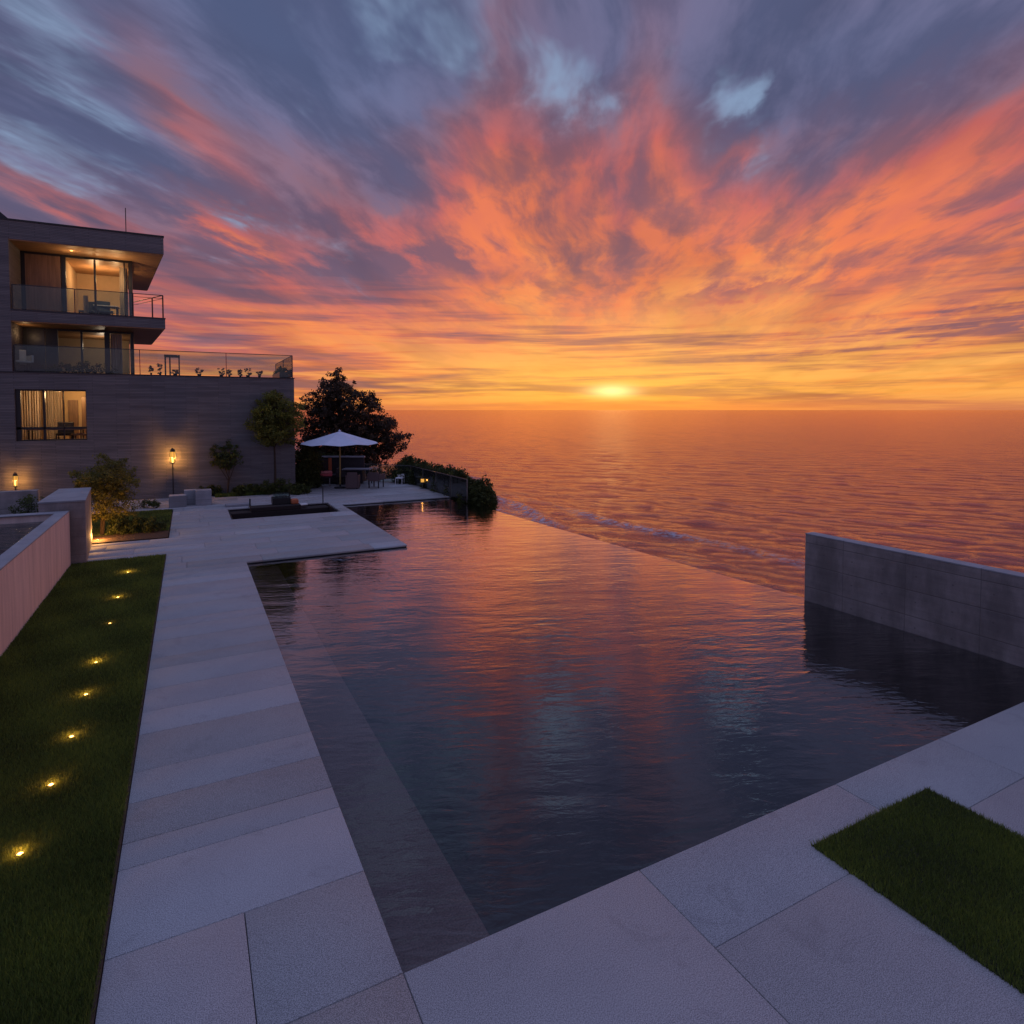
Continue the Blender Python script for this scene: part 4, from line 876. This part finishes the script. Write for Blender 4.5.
o = mb.build('canopy', M['canvas'], um); md = o.modifiers.new('solid', 'SOLIDIFY'); md.thickness = .012
for k in range(8):
    a = 2*math.pi*k/8+.2; MB().tube([(ux, uy, zt-.12), (ux+R*.97*math.cos(a), uy+R*.97*math.sin(a), ze-.0)], .012, 4).build('rib', M['pole'], um)
MB().tube([(ux, uy, .05), (ux, uy, zt+.06)], .04, 10).build('pole', M['pole'], um)
MB().lathe([(0, 0.001), (.3, .001), (.3, .06), (.05, .09), (.05, .2), (0, .2)], ux, uy, 20).build('base', M['metal'], um)
MB().lathe([(.07, zt+.0), (.06, zt+.05), (0, zt+.1)], ux, uy, 12).build('finial', M['canvas'], um)
# ---------------------------------------------------------------- terrace furniture
face = -YAW                                                   # rotation that turns a chair's back to the viewer: back is at local -y
def G2(px, py): return P(px, py, 0)
x, y = G2(354.5, 489); chair('wicker_armchair', 'brown wicker tub armchair with its back to the pool, in front of the table', 'armchair', x, y+.3, 0, math.pi-YAW+.1, 1.02, M['wicker'], M['wickerd'], back=.38, tub=True, wd=.5)
x, y = G2(378, 488); chair('dining_armchair', 'brown wicker armchair on thin legs at the right end of the table', 'armchair', x, y+.3, 0, math.pi-YAW-.25, 1.05, M['wicker'], M['wickerd'], back=.3, wd=.56)
x, y = G2(345, 485); chair('side_chair', 'dark wicker chair on the left side of the table partly hidden by the tub armchair', 'chair', x, y+.4, 0, math.pi/2-YAW, 1.0, M['wickerd'], M['metal'], back=.42, wd=.5)
x, y = G2(366, 481); chair('back_chair', 'dark wicker chair on the far side of the terrace table', 'chair', x, y+.5, 0, -YAW, 1.0, M['wickerd'], M['metal'], back=.4, wd=.5)
x, y = G2(359, 484.5); tbl('terrace_table', 'pale topped table among the wicker chairs under the umbrella', x, y+.3, 0, 1.5, .8, .84, M['table'], M['wickerd'], -YAW)
x, y = G2(322, 487)
ch = chair('high_armchair', 'high black wicker lounge armchair left of the umbrella pole with a red cushion', 'armchair', x, y+.35, 0, -YAW+.3, 1.15, M['wickerd'], M['rail'], back=.75, wd=.85)
sx_, sy_ = Q(325.5, x*FW[0]+y*FW[1]+.1)
o = MB().rbox(sx_, sy_, .56, .70, .62, .4, -YAW+.3).build('red_cushion', M['fabric_red'], bevel=.04); tag(o, 'red cushion lying on the seat of the high black armchair', 'cushion')
o = MB().rbox(sx_, sy_, .7005, .83, .60, .38, -YAW+.35).build('pink_cushion', M['fabric_pink'], bevel=.05); tag(o, 'pink cushion lying on top of the red cushion', 'cushion')
x2, y2 = Q(329.5, x*FW[0]+y*FW[1]+.45); o = MB().rbox(x2, y2, .84, 1.48, .17, .03, -YAW).build('hanging_towel', M['terra'], bevel=.01); tag(o, 'orange towel hanging down the back of the high black armchair', 'towel')
# long outdoor sofa behind
x, y = Q(341, 33.6); sf = empty('outdoor_sofa', (x, y, 0), 'long dark wicker outdoor sofa with a pale top rail behind the table', 'sofa'); r_ = -YAW
MB().rbox(x, y, .08, .5, 2.2, .8, r_).build('seat', M['wickerd'], sf, bevel=.03)
ox, oy = x-.42*math.sin(r_)*1, y+.42*math.cos(r_)
MB().rbox(ox, oy+.0, .5, Z(ox, oy, 457.5), 2.3, .14, r_).build('backrest', M['wickerd'], sf, bevel=.03)
MB().rbox(ox, oy, Z(ox, oy, 457.5)+.001, Z(ox, oy, 456), 2.36, .22, r_).build('top_rail', M['table'], sf, bevel=.01)
for u in (-1.17, 1.17): MB().rbox(x+u*math.cos(r_), y+u*math.sin(r_), .08, .72, .12, .82, r_).build('armrest', M['wickerd'], sf, bevel=.03)
for u in (-1.0, 1.0):
    for v_ in (-.3, .3): MB().rbox(x+u*math.cos(r_)-v_*math.sin(r_), y+u*math.sin(r_)+v_*math.cos(r_), .001, .08, .06, .06, r_).build('leg', M['metal'], sf)
# seating by the rail
x, y = G2(401, 484.5); chair('white_chair', 'small white chair by the corner of the glass railing', 'chair', x, y+.2, 0, -.6, .8, M['white'], M['white'], back=.2, arms=False, wd=.5)
x, y = G2(434, 488.5); chair('rail_chair', 'low black chair with a pale cushion beside the candle lantern', 'chair', x, y+.2, 0, -1.3, .85, M['wickerd'], M['metal'], back=.25, wd=.5)
o = MB().rbox(x, y+.2, .395, .47, .42, .42, -1.3).build('pale_cushion', M['white'], bevel=.03); tag(o, 'pale cushion on the low black chair by the railing', 'cushion')
x, y = G2(422.5, 488.5); ln = empty('candle_lantern', (x, y, 0), 'small glowing candle lantern on a stand near the glass railing', 'lantern')
MB().lathe([(0, .001), (.12, .001), (.12, .02), (.02, .03), (.02, .3), (.1, .31), (.1, .33), (0, .33)], x, y, 12).build('stand', M['rail'], ln)
MB().lathe([(.085, .331), (.085, .5)], x, y, 12).build('lantern_glass', M['lantern_glass'], ln)
MB().lathe([(.1, .501), (.06, .56), (0, .58)], x, y, 12).build('cap', M['black'], ln)
lamp('glow', (x, y, .42), 2.2, WARM, ln, .03)
# glass railing on the seaward side
c0 = P(467.5, 502); c1 = P(409, 484)
c0 = (10.66, c0[1]); c1 = (10.60, c1[1])
railing('glass_railing', 'glass railing with slim posts along the sea side of the terrace', [c0, c1, (8.1, 35.3), (5.2, 35.3)], -.02, 1.0, 1.9, m=M['rail'])
mb = MB().box(DR+.001, DR+.14, S2+.25, 35.0, -1.8, -.03); mb.box(DR-.02, DR+.14, c0[1]-.3, S2+.249, -1.8, -.08)
tag(mb.build('retaining_wall', M['concrete'], bevel=.01), 'low concrete retaining wall under the glass railing at the cliff edge', 'wall')
# ---------------------------------------------------------------- render settings
sc = bpy.context.scene; vs = sc.view_settings; vs.view_transform = 'Standard'; vs.look = 'None'; vs.exposure = 0; vs.gamma = 1
sc.cycles.max_bounces = 6; sc.cycles.diffuse_bounces = 3; sc.cycles.glossy_bounces = 4; sc.cycles.transparent_max_bounces = 16; sc.cycles.caustics_reflective = False; sc.cycles.caustics_refractive = False
sc.cycles.sample_clamp_indirect = 4.
